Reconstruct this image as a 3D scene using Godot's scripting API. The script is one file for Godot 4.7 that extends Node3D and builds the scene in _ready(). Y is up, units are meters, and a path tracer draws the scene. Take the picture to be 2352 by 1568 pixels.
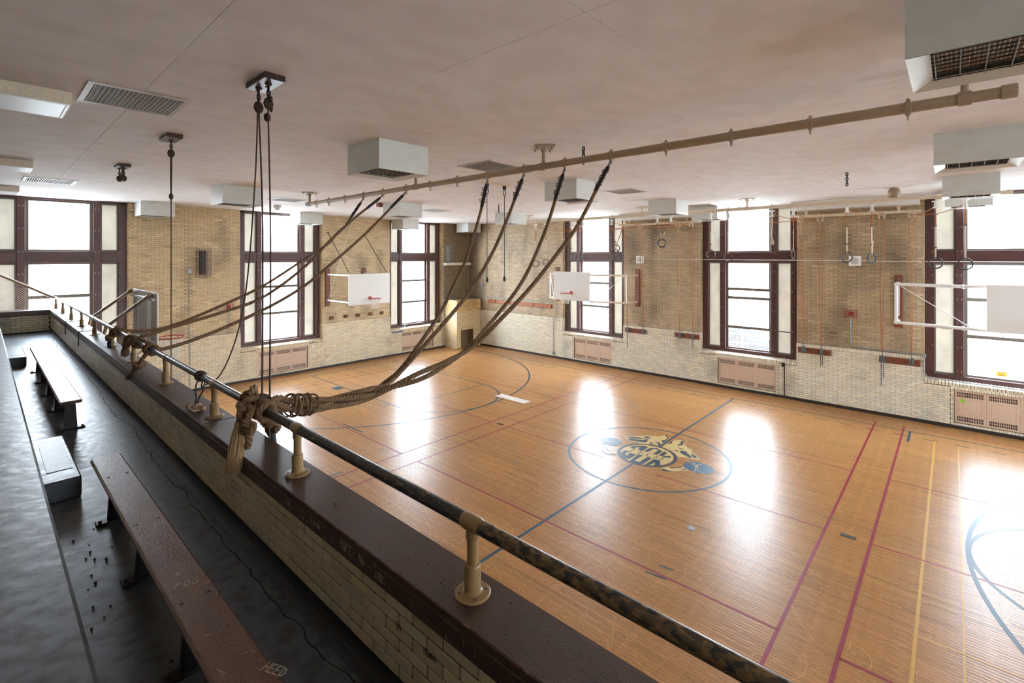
extends Node3D
# A disused school gymnasium seen from its spectator gallery.
# x runs along the court (towards the end wall behind the right edge), z towards the gallery, metres.

const CEIL := 6.6
const FLOOR_W := 0.058
const GAL := 2.70          # gallery floor
const TIER := 3.06         # first tier behind the bench
const RAIL_Y := 3.62
const RAIL_Z := -1.47
const COPE := 3.31
const LOGO_TAN := [[-0.988, -0.675, -0.956, -0.786, -0.833, -0.888, -0.711, -1.009, -0.604, -1.14, -0.524, -1.212, -0.406, -1.264, -0.312, -1.324, -0.254, -1.442, -0.262, -1.55, -0.181, -1.508, -0.082, -1.372, -0.038, -1.255, -0.029, -1.076, -0.024, -0.929, -0.026, -0.837, -0.024, -0.662, -0.075, -0.674, -0.22, -0.601, -0.372, -0.537, -0.451, -0.51, -0.53, -0.483, -0.652, -0.463, -0.784, -0.528, -0.905, -0.623], [0.083, -0.949, 0.107, -1.203, 0.094, -1.309, 0.204, -1.454, 0.312, -1.523, 0.41, -1.552, 0.327, -1.404, 0.366, -1.293, 0.431, -1.237, 0.562, -1.16, 0.686, -1.053, 0.753, -0.927, 0.929, -0.8, 1.083, -0.64, 1.026, -0.551, 0.931, -0.502, 0.814, -0.469, 0.697, -0.412, 0.622, -0.369, 0.485, -0.499, 0.341, -0.604, 0.268, -0.618, 0.18, -0.646, 0.078, -0.649, 0.072, -0.825], [-1.066, 0.08, -1.011, 0.001, -0.95, 0.094, -0.954, 0.185, -0.807, 0.366, -0.811, 0.454, -0.715, 0.394, -0.628, 0.343, -0.539, 0.506, -0.61, 0.571, -0.739, 0.635, -0.841, 0.591, -0.942, 0.489, -1.006, 0.291], [0.585, 0.496, 0.682, 0.294, 0.762, 0.335, 0.837, 0.266, 0.926, 0.162, 0.912, 0.039, 0.949, 0.074, 1.018, 0.169, 1.13, 0.066, 1.151, 0.136, 1.078, 0.225, 0.972, 0.321, 0.86, 0.488, 0.737, 0.579, 0.666, 0.556]]
const LOGO_NAVY := [[-0.91, -0.65, -0.925, -0.749, -0.807, -0.84, -0.654, -0.899, -0.517, -0.913, -0.406, -0.919, -0.402, -0.891, -0.533, -0.851, -0.68, -0.764, -0.833, -0.688, -0.877, -0.697], [-0.831, -0.595, -0.815, -0.673, -0.657, -0.722, -0.511, -0.808, -0.426, -0.901, -0.389, -0.81, -0.379, -0.696, -0.472, -0.642, -0.59, -0.596, -0.702, -0.555, -0.752, -0.541], [-0.747, -0.531, -0.643, -0.517, -0.52, -0.553, -0.51, -0.516, -0.645, -0.485], [-0.624, -0.991, -0.595, -1.066, -0.517, -1.121, -0.43, -1.216, -0.448, -1.135, -0.502, -1.053, -0.404, -1.047, -0.417, -0.997, -0.519, -0.974, -0.574, -1.005], [-0.262, -1.55, -0.192, -1.532, -0.068, -1.353, -0.043, -1.187, -0.034, -0.95, -0.113, -1.061, -0.153, -1.087, -0.079, -1.185, -0.091, -1.332, -0.156, -1.433], [-0.316, -0.83, -0.162, -0.743, -0.25, -0.753, -0.191, -0.598, -0.23, -0.621], [-0.238, -0.917, -0.147, -0.938, -0.031, -0.848, -0.022, -0.678, -0.076, -0.791, -0.158, -0.867], [-0.527, -0.146, -0.514, -0.259, -0.406, -0.388, -0.3, -0.469, -0.181, -0.432, -0.179, -0.108, -0.308, -0.131, -0.329, -0.311, -0.41, -0.238, -0.389, -0.113], [-0.147, -0.151, -0.129, -0.436, -0.011, -0.543, 0.193, -0.447, 0.197, -0.164, 0.134, -0.134, 0.092, -0.149, 0.093, -0.454, -0.031, -0.454, -0.057, -0.15], [0.234, -0.158, 0.226, -0.477, 0.337, -0.413, 0.327, -0.177, 0.465, -0.302, 0.511, -0.199, 0.397, -0.135], [-0.528, 0.334, -0.523, 0.13, -0.375, 0.099, -0.373, 0.137, -0.424, 0.226, -0.397, 0.323, -0.339, 0.378, -0.34, 0.163, -0.18, 0.179, -0.186, 0.512, -0.282, 0.561, -0.403, 0.489], [-0.129, 0.576, -0.158, 0.119, -0.046, 0.097, -0.052, 0.518, 0.069, 0.52, 0.083, 0.112, 0.194, 0.128, 0.186, 0.55, 0.115, 0.639, -0.081, 0.657], [0.234, 0.579, 0.248, 0.117, 0.385, 0.107, 0.511, 0.339, 0.422, 0.468, 0.357, 0.283, 0.311, 0.533], [-1.035, 0.259, -0.975, 0.435, -0.915, 0.548, -0.763, 0.657, -0.67, 0.626, -0.533, 0.515, -0.554, 0.48, -0.679, 0.58, -0.766, 0.605, -0.896, 0.532, -0.957, 0.418, -1.004, 0.231], [-0.952, 0.3, -0.95, 0.24, -0.895, 0.362, -0.785, 0.403, -0.805, 0.448, -0.885, 0.41], [-0.794, 0.466, -0.688, 0.534, -0.564, 0.462, -0.579, 0.435, -0.697, 0.488], [0.074, -0.97, 0.082, -1.239, 0.099, -1.299, 0.104, -1.171, 0.159, -1.104, 0.113, -1.034], [0.265, -1.391, 0.294, -1.462, 0.336, -1.545, 0.321, -1.398, 0.38, -1.248, 0.396, -1.121, 0.346, -1.103, 0.348, -1.02, 0.301, -1.09, 0.314, -1.217], [0.359, -0.975, 0.409, -0.937, 0.533, -0.914, 0.53, -0.883, 0.434, -0.878], [0.392, -1.23, 0.55, -1.149, 0.706, -0.964, 0.761, -0.907, 1.07, -0.653, 1.066, -0.624, 0.749, -0.897, 0.679, -0.992, 0.546, -1.118], [0.523, -0.69, 0.513, -0.788, 0.635, -0.845, 0.68, -0.755, 0.759, -0.697, 0.891, -0.564, 0.859, -0.51, 0.708, -0.574, 0.612, -0.614], [0.759, -0.775, 0.79, -0.777, 0.885, -0.735, 1, -0.638, 0.927, -0.572, 0.854, -0.656], [0.078, -0.831, 0.109, -0.747, 0.159, -0.71, 0.189, -0.792, 0.263, -0.667, 0.341, -0.604, 0.513, -0.472, 0.639, -0.384, 0.626, -0.36, 0.462, -0.478, 0.337, -0.574, 0.259, -0.637, 0.204, -0.778, 0.168, -0.69, 0.103, -0.741], [0.367, -0.655, 0.437, -0.758, 0.519, -0.7, 0.472, -0.696], [0.693, 0.284, 0.747, 0.303, 0.912, 0.13, 0.881, 0.021, 0.912, 0.039, 0.93, 0.17, 0.765, 0.343], [0.592, 0.512, 0.704, 0.587, 0.804, 0.529, 0.878, 0.428, 0.769, 0.484, 0.676, 0.48], [0.953, 0.294, 0.986, 0.164, 1.051, 0.16]]
const LOGO_BLUE := [[-1.359, 0.042, -1.395, -0.113, -1.355, -0.245, -1.243, -0.363, -1.114, -0.416, -0.957, -0.385, -0.832, -0.284, -0.783, -0.147, -0.795, -0.018, -0.896, 0.088, -0.95, 0.094, -1.037, 0.144, -1.154, 0.13, -1.272, 0.117], [0.88, -0.071, 0.876, -0.209, 0.957, -0.343, 1.085, -0.4, 1.229, -0.412, 1.378, -0.363, 1.498, -0.269, 1.551, -0.162, 1.549, -0.031, 1.488, 0.088, 1.403, 0.123, 1.303, 0.193, 1.214, 0.166, 1.085, 0.152, 0.949, 0.074]]
const LOGO_NAVY_LINES := [[-0.384, -0.103, -0.383, 0.119], [-0.183, -0.118, -0.198, 0.102], [0.23, -0.114, 0.217, 0.107], [0.39, -0.115, 0.383, 0.084], [-0.185, -0.034, -0.054, -0.003], [0.229, -0.008, 0.351, -0.002], [0.122, -0.123, 0.066, -0.112, 0.01, -0.034, 0.018, 0.052, 0.063, 0.09, 0.151, 0.076]]
const LOGO_TAN_LINES := [[-1.348, -0.235, -1.178, -0.138, -1.046, -0.165, -0.885, -0.327], [-1.321, 0.07, -1.179, -0.09, -1.046, -0.165, -0.905, -0.126, -0.787, -0.055], [0.913, -0.266, 1.044, -0.221, 1.154, -0.113, 1.213, 0.057, 1.221, 0.203], [0.968, -0.353, 1.1, -0.248, 1.182, -0.116, 1.252, 0.044, 1.324, 0.066, 1.451, 0.101], [1.21, -0.384, 1.151, -0.271, 1.175, -0.132]]

const ROPES := {
	"L1": [-10.475, 6.200, -6.200, -10.442, 5.913, -5.994, -10.392, 5.515, -5.681, -10.348, 5.263, -5.402, -10.321, 5.097, -5.233, -10.230, 4.758, -4.661, -10.089, 4.240, -3.778, -9.965, 3.909, -2.999, -9.834, 3.623, -2.177, -9.755, 3.606, -1.678],
	"L2": [-9.634, 6.200, -6.200, -9.565, 5.990, -5.954, -9.397, 5.633, -5.357, -9.237, 5.195, -4.785, -9.052, 4.619, -4.125, -8.822, 4.114, -3.304, -8.624, 3.918, -2.596, -8.419, 3.773, -1.864, -8.347, 3.710, -1.607],
	"L3": [-8.743, 6.200, -6.200, -8.680, 5.978, -5.935, -8.465, 5.232, -5.026, -8.233, 4.531, -4.050, -8.119, 4.235, -3.567, -7.981, 3.975, -2.982, -7.818, 3.744, -2.297, -7.724, 3.642, -1.899, -7.662, 3.597, -1.639],
	"R1": [-6.246, 6.200, -6.200, -6.215, 5.929, -6.136, -6.106, 5.654, -5.910, -5.948, 5.180, -5.585, -5.794, 4.772, -5.268, -5.579, 4.385, -4.824, -5.344, 3.983, -4.340, -4.703, 3.554, -3.312, -4.551, 3.425, -2.925, -4.153, 3.474, -2.540, -4.090, 3.521, -2.187, -4.070, 3.565, -1.961, -4.053, 3.606, -1.752, -4.035, 3.625, -1.622],
	"R2": [-5.368, 6.200, -6.200, -5.299, 5.934, -5.966, -5.201, 5.476, -5.638, -5.070, 4.957, -5.198, -4.914, 4.478, -4.672, -4.765, 4.143, -4.173, -4.646, 3.554, -3.294, -4.494, 3.425, -2.907, -4.192, 3.516, -2.552, -4.147, 3.521, -2.205, -4.109, 3.522, -1.973, -4.050, 3.547, -1.751, -3.993, 3.586, -1.608],
	"R3": [-4.516, 6.200, -6.200, -4.496, 5.863, -6.025, -4.455, 5.275, -5.668, -4.403, 4.671, -5.216, -4.360, 4.325, -4.848, -4.297, 3.956, -4.295, -4.065, 3.796, -3.772, -4.044, 3.638, -3.383, -4.009, 3.553, -2.978, -4.232, 3.474, -2.565, -4.146, 3.461, -2.205, -4.068, 3.481, -1.960, -3.994, 3.549, -1.733, -3.956, 3.630, -1.596],
	"R4": [-3.688, 6.200, -6.200, -3.706, 5.774, -5.900, -3.736, 5.230, -5.416, -3.767, 4.778, -4.918, -3.793, 4.430, -4.498, -3.822, 4.099, -4.019, -4.008, 3.796, -3.754, -4.009, 3.685, -3.371, -4.022, 3.611, -2.982, -4.192, 3.432, -2.552, -4.089, 3.462, -2.187, -4.029, 3.524, -1.948, -3.996, 3.609, -1.734, -3.998, 3.670, -1.610],
}

var M := {}
var used := {}
var rng := RandomNumberGenerator.new()
var eye := Vector3(0, 4.8, 0)
var cam_fw: Vector3
var cam_rt: Vector3

# ------------------------------------------------------------------ mesh builder
class MB:
	var o := Vector3.ZERO
	var v := PackedVector3Array()
	var n := PackedVector3Array()
	func tri(a: Vector3, b: Vector3, c: Vector3, na := Vector3.ZERO, nb := Vector3.ZERO, nc := Vector3.ZERO) -> void:
		if na == Vector3.ZERO:
			na = (b - a).cross(c - a).normalized(); nb = na; nc = na
		v.append_array([a - o, c - o, b - o]); n.append_array([na, nc, nb])
	func quad(a: Vector3, b: Vector3, c: Vector3, d: Vector3) -> void:
		tri(a, b, c); tri(a, c, d)
	func quadn(a: Vector3, b: Vector3, c: Vector3, d: Vector3, na: Vector3, nb: Vector3, nc: Vector3, nd: Vector3) -> void:
		tri(a, b, c, na, nb, nc); tri(a, c, d, na, nc, nd)
	func box(c: Vector3, s: Vector3, b := Basis.IDENTITY) -> void:
		var x := b.x * s.x * 0.5
		var y := b.y * s.y * 0.5
		var z := b.z * s.z * 0.5
		quad(c - x - y + z, c + x - y + z, c + x + y + z, c - x + y + z)
		quad(c + x - y - z, c - x - y - z, c - x + y - z, c + x + y - z)
		quad(c + x - y + z, c + x - y - z, c + x + y - z, c + x + y + z)
		quad(c - x - y - z, c - x - y + z, c - x + y + z, c - x + y - z)
		quad(c - x + y + z, c + x + y + z, c + x + y - z, c - x + y - z)
		quad(c - x - y - z, c + x - y - z, c + x - y + z, c - x - y + z)
	func span(a: Vector3, b: Vector3) -> void:
		box((a + b) * 0.5, (b - a).abs())
	func bev(c: Vector3, s: Vector3, r: float, b := Basis.IDENTITY) -> void:
		r = minf(r, minf(s.x, minf(s.y, s.z)) * 0.45)
		var h := s * 0.5
		var ax := [b.x, b.y, b.z]
		var hh := [h.x, h.y, h.z]
		for k in 3:
			for sg: float in [-1.0, 1.0]:
				var w: Vector3 = ax[k] * sg
				var u: Vector3 = ax[(k + 1) % 3]
				var t: Vector3 = ax[(k + 2) % 3] * sg
				var cc: Vector3 = c + w * hh[k]
				var uu: Vector3 = u * (hh[(k + 1) % 3] - r)
				var tt: Vector3 = t * (hh[(k + 2) % 3] - r)
				quad(cc - uu - tt, cc + uu - tt, cc + uu + tt, cc - uu + tt)
		for k in 3:
			var u: Vector3 = ax[k] * (hh[k] - r)
			for s1: float in [-1.0, 1.0]:
				for s2: float in [-1.0, 1.0]:
					var p: Vector3 = ax[(k + 1) % 3] * s1
					var q: Vector3 = ax[(k + 2) % 3] * s2
					var h1: float = hh[(k + 1) % 3]
					var h2: float = hh[(k + 2) % 3]
					var e1 := c + p * h1 + q * (h2 - r)
					var e2 := c + p * (h1 - r) + q * h2
					if s1 * s2 > 0:
						quad(e1 + u, e1 - u, e2 - u, e2 + u)
					else:
						quad(e1 - u, e1 + u, e2 + u, e2 - u)
		for sx: float in [-1.0, 1.0]:
			for sy: float in [-1.0, 1.0]:
				for sz: float in [-1.0, 1.0]:
					var a := c + b.x * sx * h.x + b.y * sy * (h.y - r) + b.z * sz * (h.z - r)
					var d := c + b.x * sx * (h.x - r) + b.y * sy * h.y + b.z * sz * (h.z - r)
					var e := c + b.x * sx * (h.x - r) + b.y * sy * (h.y - r) + b.z * sz * h.z
					if sx * sy * sz > 0: tri(a, d, e)
					else: tri(a, e, d)
	static func frame(t: Vector3) -> Array:
		var up := Vector3.UP if absf(t.y) < 0.95 else Vector3.RIGHT
		var a := t.cross(up).normalized()
		return [a, a.cross(t).normalized()]
	func tube(p: PackedVector3Array, r, sides := 8, closed := false, caps := true) -> void:
		var m := p.size()
		if m < 2: return
		var rings := []
		var norms := []
		var t0 := (p[1] - p[0]).normalized()
		var a: Vector3 = MB.frame(t0)[0]
		for i in m:
			var nx := p[(i + 1) % m] if closed or i < m - 1 else p[i]
			var pv := p[(i + m - 1) % m] if closed or i > 0 else p[i]
			var t := (nx - pv).normalized()
			a = (a - t * a.dot(t)).normalized()
			var bb := t.cross(a)
			var rr: float = r[i] if r is Array or r is PackedFloat32Array else r
			var ring := PackedVector3Array()
			var nn := PackedVector3Array()
			for k in sides:
				var an := TAU * k / sides
				var d := a * cos(an) + bb * sin(an)
				ring.append(p[i] + d * rr); nn.append(d)
			rings.append(ring); norms.append(nn)
		for i in (m if closed else m - 1):
			var j := (i + 1) % m
			for k in sides:
				var l := (k + 1) % sides
				quadn(rings[i][k], rings[i][l], rings[j][l], rings[j][k], norms[i][k], norms[i][l], norms[j][l], norms[j][k])
		if caps and not closed:
			for k in sides:
				tri(p[0], rings[0][(k + 1) % sides], rings[0][k])
				tri(p[m - 1], rings[m - 1][k], rings[m - 1][(k + 1) % sides])
	func cyl(a: Vector3, b: Vector3, r: float, sides := 12, r2 := -1.0) -> void:
		tube(PackedVector3Array([a, b]), [r, r if r2 < 0 else r2], sides)
	# profile: r, h pairs along axis d from base c
	func lathe(c: Vector3, d: Vector3, prof: Array, sides := 16) -> void:
		var f: Array = MB.frame(d)
		for i in range(prof.size() - 1):
			var r0: float = prof[i][0]
			var r1: float = prof[i + 1][0]
			var h0: float = prof[i][1]
			var h1: float = prof[i + 1][1]
			var sl := Vector2(h1 - h0, r0 - r1).normalized()
			for k in sides:
				var d0: Vector3 = f[0] * cos(TAU * k / sides) + f[1] * sin(TAU * k / sides)
				var d1: Vector3 = f[0] * cos(TAU * (k + 1) / sides) + f[1] * sin(TAU * (k + 1) / sides)
				var n0: Vector3 = (d0 * sl.x + d * sl.y).normalized()
				var n1: Vector3 = (d1 * sl.x + d * sl.y).normalized()
				var a := c + d0 * r0 + d * h0
				var b := c + d1 * r0 + d * h0
				var e := c + d1 * r1 + d * h1
				var g := c + d0 * r1 + d * h1
				if r0 > 1e-6: tri(b, a, e, n1, n0, n1)
				if r1 > 1e-6: tri(a, g, e, n0, n0, n1)
	func torus(c: Vector3, ax: Vector3, R: float, r: float, m := 24, sides := 8, sx := 1.0, sy := 1.0, fx := Vector3.ZERO) -> void:
		var f: Array = MB.frame(ax)
		if fx != Vector3.ZERO:
			f = [fx, ax.cross(fx).normalized()]
		var p := PackedVector3Array()
		for i in m:
			p.append(c + f[0] * cos(TAU * i / m) * R * sx + f[1] * sin(TAU * i / m) * R * sy)
		tube(p, r, sides, true)
	func ball(c: Vector3, r: Vector3, m := 12, k := 8) -> void:
		for i in k:
			for j in m:
				var q := []
				for e in [[0, 0], [0, 1], [1, 1], [1, 0]]:
					var th: float = PI * (i + e[0]) / k
					var ph: float = TAU * (j + e[1]) / m
					q.append(Vector3(sin(th) * cos(ph), cos(th), -sin(th) * sin(ph)))
				quadn(c + q[0] * r, c + q[3] * r, c + q[2] * r, c + q[1] * r, (q[0] / r).normalized(), (q[3] / r).normalized(), (q[2] / r).normalized(), (q[1] / r).normalized())
	# polygon in the plane of bx, by, thickness d along bx x by
	func prism(poly: PackedVector2Array, c: Vector3, bx: Vector3, by: Vector3, d: float) -> void:
		var nn := bx.cross(by).normalized()
		if Geometry2D.is_polygon_clockwise(poly): poly.reverse()
		var idx := Geometry2D.triangulate_polygon(poly)
		var P := func(i: int) -> Vector3: return c + bx * poly[i].x + by * poly[i].y
		for i in range(0, idx.size(), 3):
			var a: Vector3 = P.call(idx[i])
			var b: Vector3 = P.call(idx[i + 1])
			var e: Vector3 = P.call(idx[i + 2])
			if (b - a).cross(e - a).dot(nn) < 0:
				var t := b; b = e; e = t
			tri(a + nn * d, b + nn * d, e + nn * d)
			if d > 0.002: tri(a, e, b)
		if d > 0:
			for i in poly.size():
				var a: Vector3 = P.call(i)
				var b: Vector3 = P.call((i + 1) % poly.size())
				quad(a, b, b + nn * d, a + nn * d)
	# thin strip of paint lying on a level surface
	func strip(a: Vector3, b: Vector3, w: float) -> void:
		var s := (b - a).cross(Vector3.UP).normalized() * w * 0.5
		quad(a + s, b + s, b - s, a - s)
	func mesh() -> ArrayMesh:
		var arr := []
		arr.resize(Mesh.ARRAY_MAX)
		arr[Mesh.ARRAY_VERTEX] = v
		arr[Mesh.ARRAY_NORMAL] = n
		var m := ArrayMesh.new()
		m.add_surface_from_arrays(Mesh.PRIMITIVE_TRIANGLES, arr)
		return m

# ------------------------------------------------------------------ node helpers
func numbered(called: String) -> String:
	var k: int = used.get(called, -1) + 1
	used[called] = k
	return called if k == 0 else "%s_%03d" % [called, k]
func tag(o: Node, label: String, category: String, group := "", kind := "") -> void:
	o.set_meta("label", label)
	if category: o.set_meta("category", category)
	if group: o.set_meta("group", group)
	if kind: o.set_meta("kind", kind)
func thing(called: String, label: String, category: String, at := Vector3.ZERO, group := "", kind := "") -> Node3D:
	var o := Node3D.new()
	o.name = numbered(called)
	add_child(o)
	o.position = at
	tag(o, label, category, group, kind)
	return o
func mb(t: Node3D = null) -> MB:
	var b := MB.new()
	if t: b.o = t.position if t.get_parent() == self else t.position + t.get_parent().position
	return b
func part(t: Node3D, called: String, b: MB, mat: Material, label := "", kind := "") -> MeshInstance3D:
	var o := MeshInstance3D.new()
	o.name = called
	o.mesh = b.mesh()
	o.material_override = null
	o.mesh.surface_set_material(0, mat)
	t.add_child(o, true)
	if label: o.set_meta("label", label)
	if kind: o.set_meta("kind", kind)
	return o
func single(called: String, b: MB, mat: Material, label: String, category: String, group := "", kind := "") -> MeshInstance3D:
	var o := MeshInstance3D.new()
	o.name = numbered(called)
	o.mesh = b.mesh()
	o.mesh.surface_set_material(0, mat)
	add_child(o)
	o.position = b.o
	tag(o, label, category, group, kind)
	return o
func copy(t: Node3D, called: String, at: Vector3, label := "") -> Node3D:
	var c := t.duplicate()
	c.name = numbered(called)
	add_child(c)
	c.position = at
	if label: c.set_meta("label", label)
	return c
func in_view(p: Vector3) -> float:   # 1 / depth when the point falls in the frame, else 0
	var d := p - eye
	var z := d.dot(cam_fw)
	if z < 0.3: return 0.0
	var x := 1176.0 + 1112.0 * d.dot(cam_rt) / z
	var y := 590.0 - 1112.0 * d.y / z
	return 1.0 / z if x > -10 and x < 2362 and y > -10 and y < 1578 else 0.0

# ------------------------------------------------------------------ materials
func noise_tex(freq: float, kind := 0, oct := 4, ramp: Array = [], size := 512, sd := 1, normal := false, bump := 4.0) -> NoiseTexture2D:
	var f := FastNoiseLite.new()
	f.noise_type = [FastNoiseLite.TYPE_SIMPLEX_SMOOTH, FastNoiseLite.TYPE_CELLULAR, FastNoiseLite.TYPE_VALUE_CUBIC, FastNoiseLite.TYPE_PERLIN][kind]
	f.frequency = freq
	f.fractal_octaves = oct
	f.seed = sd
	var t := NoiseTexture2D.new()
	t.width = size; t.height = size
	t.seamless = true
	t.noise = f
	t.as_normal_map = normal
	t.bump_strength = bump
	if ramp:
		var g := Gradient.new()
		g.offsets = PackedFloat32Array(ramp.map(func(e): return e[0]))
		g.colors = PackedColorArray(ramp.map(func(e): return e[1]))
		t.color_ramp = g
	return t
func mat(called: String, c: Color, rough := 0.7, opt := {}) -> StandardMaterial3D:
	var m := StandardMaterial3D.new()
	m.resource_name = called
	m.albedo_color = c
	m.roughness = rough
	for k in opt: m.set(k, opt[k])
	M[called] = m
	return m
func rgb(r: float, g: float, b: float) -> Color: return Color(r / 255.0, g / 255.0, b / 255.0)
func grey(a: float) -> Color: return Color(a, a, a)
func tri_opt(s: Vector3, world := false, more := {}) -> Dictionary:
	var d := {"uv1_triplanar": true, "uv1_world_triplanar": world, "uv1_scale": s}
	d.merge(more)
	return d

# pale scuffs and dark heel marks worn into the varnish
func scratches() -> ImageTexture:
	var im := Image.create(1024, 1024, false, Image.FORMAT_RGBA8)
	im.fill(Color(0.86, 0.68, 0.46, 0.0))
	var r := RandomNumberGenerator.new()
	r.seed = 99
	for i in 1500:
		var p := Vector2(r.randf() * 1024, r.randf() * 1024)
		var an := r.randf() * TAU if r.randf() < 0.6 else r.randf_range(-0.2, 0.2)
		var bend := r.randf_range(-0.03, 0.03)
		var dark := r.randf() < 0.14
		var a := r.randf_range(0.12, 0.6) * (0.7 if dark else 1.0)
		var c := Color(0.2, 0.12, 0.07, a) if dark else Color(0.86, 0.68, 0.46, a)
		var n := int(pow(r.randf(), 3.0) * 110.0) + 5
		for k in n:
			if r.randf() < 0.85: im.set_pixel(posmod(int(p.x), 1024), posmod(int(p.y), 1024), c)
			if n < 20 and r.randf() < 0.4: im.set_pixel(posmod(int(p.x), 1024), posmod(int(p.y) + 1, 1024), c)
			p += Vector2.from_angle(an)
			an += bend
	return ImageTexture.create_from_image(im)
# flat-sawn oak: cathedral growth lines with open pores, mirrored so that it repeats without a seam
func oak() -> ImageTexture:
	var nz := FastNoiseLite.new()
	nz.seed = 5; nz.frequency = 1.0; nz.fractal_octaves = 3
	var im := Image.create(1024, 512, false, Image.FORMAT_RGB8)
	for y in 512:
		var v := absf(2.0 * y / 512.0 - 1.0)
		for x in 1024:
			var a := TAU * x / 1024.0
			var w := nz.get_noise_3d(cos(a) * 0.9, sin(a) * 0.9, v * 1.6)
			var f := v * 13.0 + w * 9.0
			var line := absf(f - floorf(f) - 0.5) * 2.0
			var pore := nz.get_noise_3d(cos(a) * 9.0, sin(a) * 9.0, v * 70.0)
			var k := 1.0 - 0.10 * (w + 0.5)
			if line < 0.34 and pore > -0.18: k -= 0.75 * (1.0 - line / 0.34) * (0.6 + pore)
			k += pore * 0.07
			im.set_pixel(x, y, grey(clampf(k, 0.25, 1.0)))
	return ImageTexture.create_from_image(im)
func materials() -> void:
	var fine := noise_tex(0.02, 0, 5, [[0.0, grey(0.91)], [0.45, grey(0.97)], [1.0, grey(1.0)]], 512, 3)
	var blotch := noise_tex(0.008, 0, 5, [[0.0, grey(0.90)], [0.5, grey(0.97)], [1.0, grey(1.0)]], 512, 8)
	var strip_grain := noise_tex(0.02, 0, 5, [[0.0, grey(0.74)], [0.4, grey(0.90)], [0.6, grey(0.98)], [1.0, grey(1.0)]], 512, 6)
	var grain := noise_tex(0.015, 0, 5, [[0.0, grey(0.45)], [0.4, grey(0.75)], [0.55, grey(0.95)], [1.0, grey(1.0)]], 512, 5)
	var dirt := noise_tex(0.012, 0, 6, [[0.0, grey(0.5)], [0.3, grey(0.72)], [0.5, grey(0.93)], [1.0, grey(1.0)]], 512, 12)
	mat("brick", Color.WHITE, 0.5, tri_opt(Vector3(0.8, 0.8, 0.8), true, {"albedo_texture": fine, "vertex_color_use_as_albedo": true}))
	mat("brick_glazed", Color.WHITE, 0.3, tri_opt(Vector3(0.9, 0.9, 0.9), true, {"albedo_texture": fine, "vertex_color_use_as_albedo": true}))
	mat("mortar", rgb(126, 106, 78), 0.95, tri_opt(Vector3(1, 1, 1), true, {"albedo_texture": fine}))
	mat("mortar_dark", rgb(34, 30, 26), 0.95)
	mat("plaster", rgb(230, 225, 224), 0.85, tri_opt(Vector3(0.3, 0.3, 0.22), true, {"albedo_texture": noise_tex(0.006, 0, 6, [[0.0, rgb(241, 238, 236)], [0.45, rgb(249, 247, 246)], [0.62, rgb(252, 251, 250)], [1.0, rgb(255, 255, 255)]], 1024, 21), "heightmap_enabled": true, "heightmap_texture": noise_tex(0.05, 0, 4, [], 512, 31), "heightmap_scale": 0.25}))
	mat("plaster_crack", rgb(196, 186, 180), 0.9)
	mat("white_paint", rgb(226, 226, 222), 0.45)
	mat("heater_white", rgb(214, 217, 214), 0.4, tri_opt(Vector3(1.1, 1.1, 1.1), true, {"albedo_texture": noise_tex(0.01, 0, 4, [[0.0, rgb(244, 243, 240)], [0.4, rgb(252, 252, 251)], [1.0, rgb(255, 255, 255)]], 256, 44)}))
	mat("cream_panel", rgb(236, 228, 210), 0.6, tri_opt(Vector3(0.5, 0.3, 0.5), true, {"albedo_texture": blotch}))
	mat("painted_pane", rgb(236, 228, 210), 0.55, tri_opt(Vector3(0.5, 0.3, 0.5), true, {"albedo_texture": blotch, "backlight_enabled": true, "backlight": grey(0.19)}))
	mat("mahogany", rgb(82, 49, 46), 0.38, tri_opt(Vector3(5.0, 0.7, 5.0), true, {"albedo_texture": strip_grain}))
	mat("mahogany_flat", rgb(82, 49, 46), 0.38, tri_opt(Vector3(0.7, 5.0, 0.7), true, {"albedo_texture": strip_grain}))
	mat("sash_grey", rgb(112, 104, 92), 0.5)
	mat("glass", Color(1, 1, 1, 0.06), 0.02, {"transparency": BaseMaterial3D.TRANSPARENCY_ALPHA})
	mat("clip", rgb(150, 145, 135), 0.4, {"metallic": 0.6})
	mat("baseboard", rgb(42, 36, 32), 0.5)
	mat("radiator", rgb(205, 176, 152), 0.45, tri_opt(Vector3(1.5, 1.5, 1.5), true, {"albedo_texture": fine}))
	mat("black", rgb(16, 15, 14), 0.8)
	mat("board_floor", Color.WHITE, 0.33, tri_opt(Vector3(0.6, 9.0, 9.0), true, {"albedo_texture": strip_grain, "vertex_color_use_as_albedo": true, "roughness_texture": noise_tex(0.03, 0, 5, [[0.0, grey(0.7)], [0.5, grey(0.95)], [1.0, grey(1.0)]], 512, 61), "metallic_specular": 0.32, "detail_enabled": true, "detail_albedo": scratches(), "detail_blend_mode": BaseMaterial3D.BLEND_MODE_MIX, "detail_uv_layer": BaseMaterial3D.DETAIL_UV_2, "uv2_triplanar": true, "uv2_world_triplanar": true, "uv2_scale": Vector3(0.13, 0.13, 0.13)}))
	mat("under_floor", rgb(40, 24, 12), 0.8)
	for c in [["line_blue", rgb(24, 58, 74)], ["line_red", rgb(132, 26, 48)], ["line_yellow", rgb(186, 138, 52)], ["line_black", rgb(32, 34, 42)], ["logo_navy", rgb(24, 38, 48)], ["logo_blue", rgb(28, 66, 92)], ["logo_tan", rgb(186, 158, 98)], ["tape_white", rgb(214, 208, 200)]]:
		mat(c[0], c[1], 0.42, tri_opt(Vector3(1.2, 1.2, 1.2), true, {"albedo_texture": fine, "metallic_specular": 0.33}))
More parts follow.
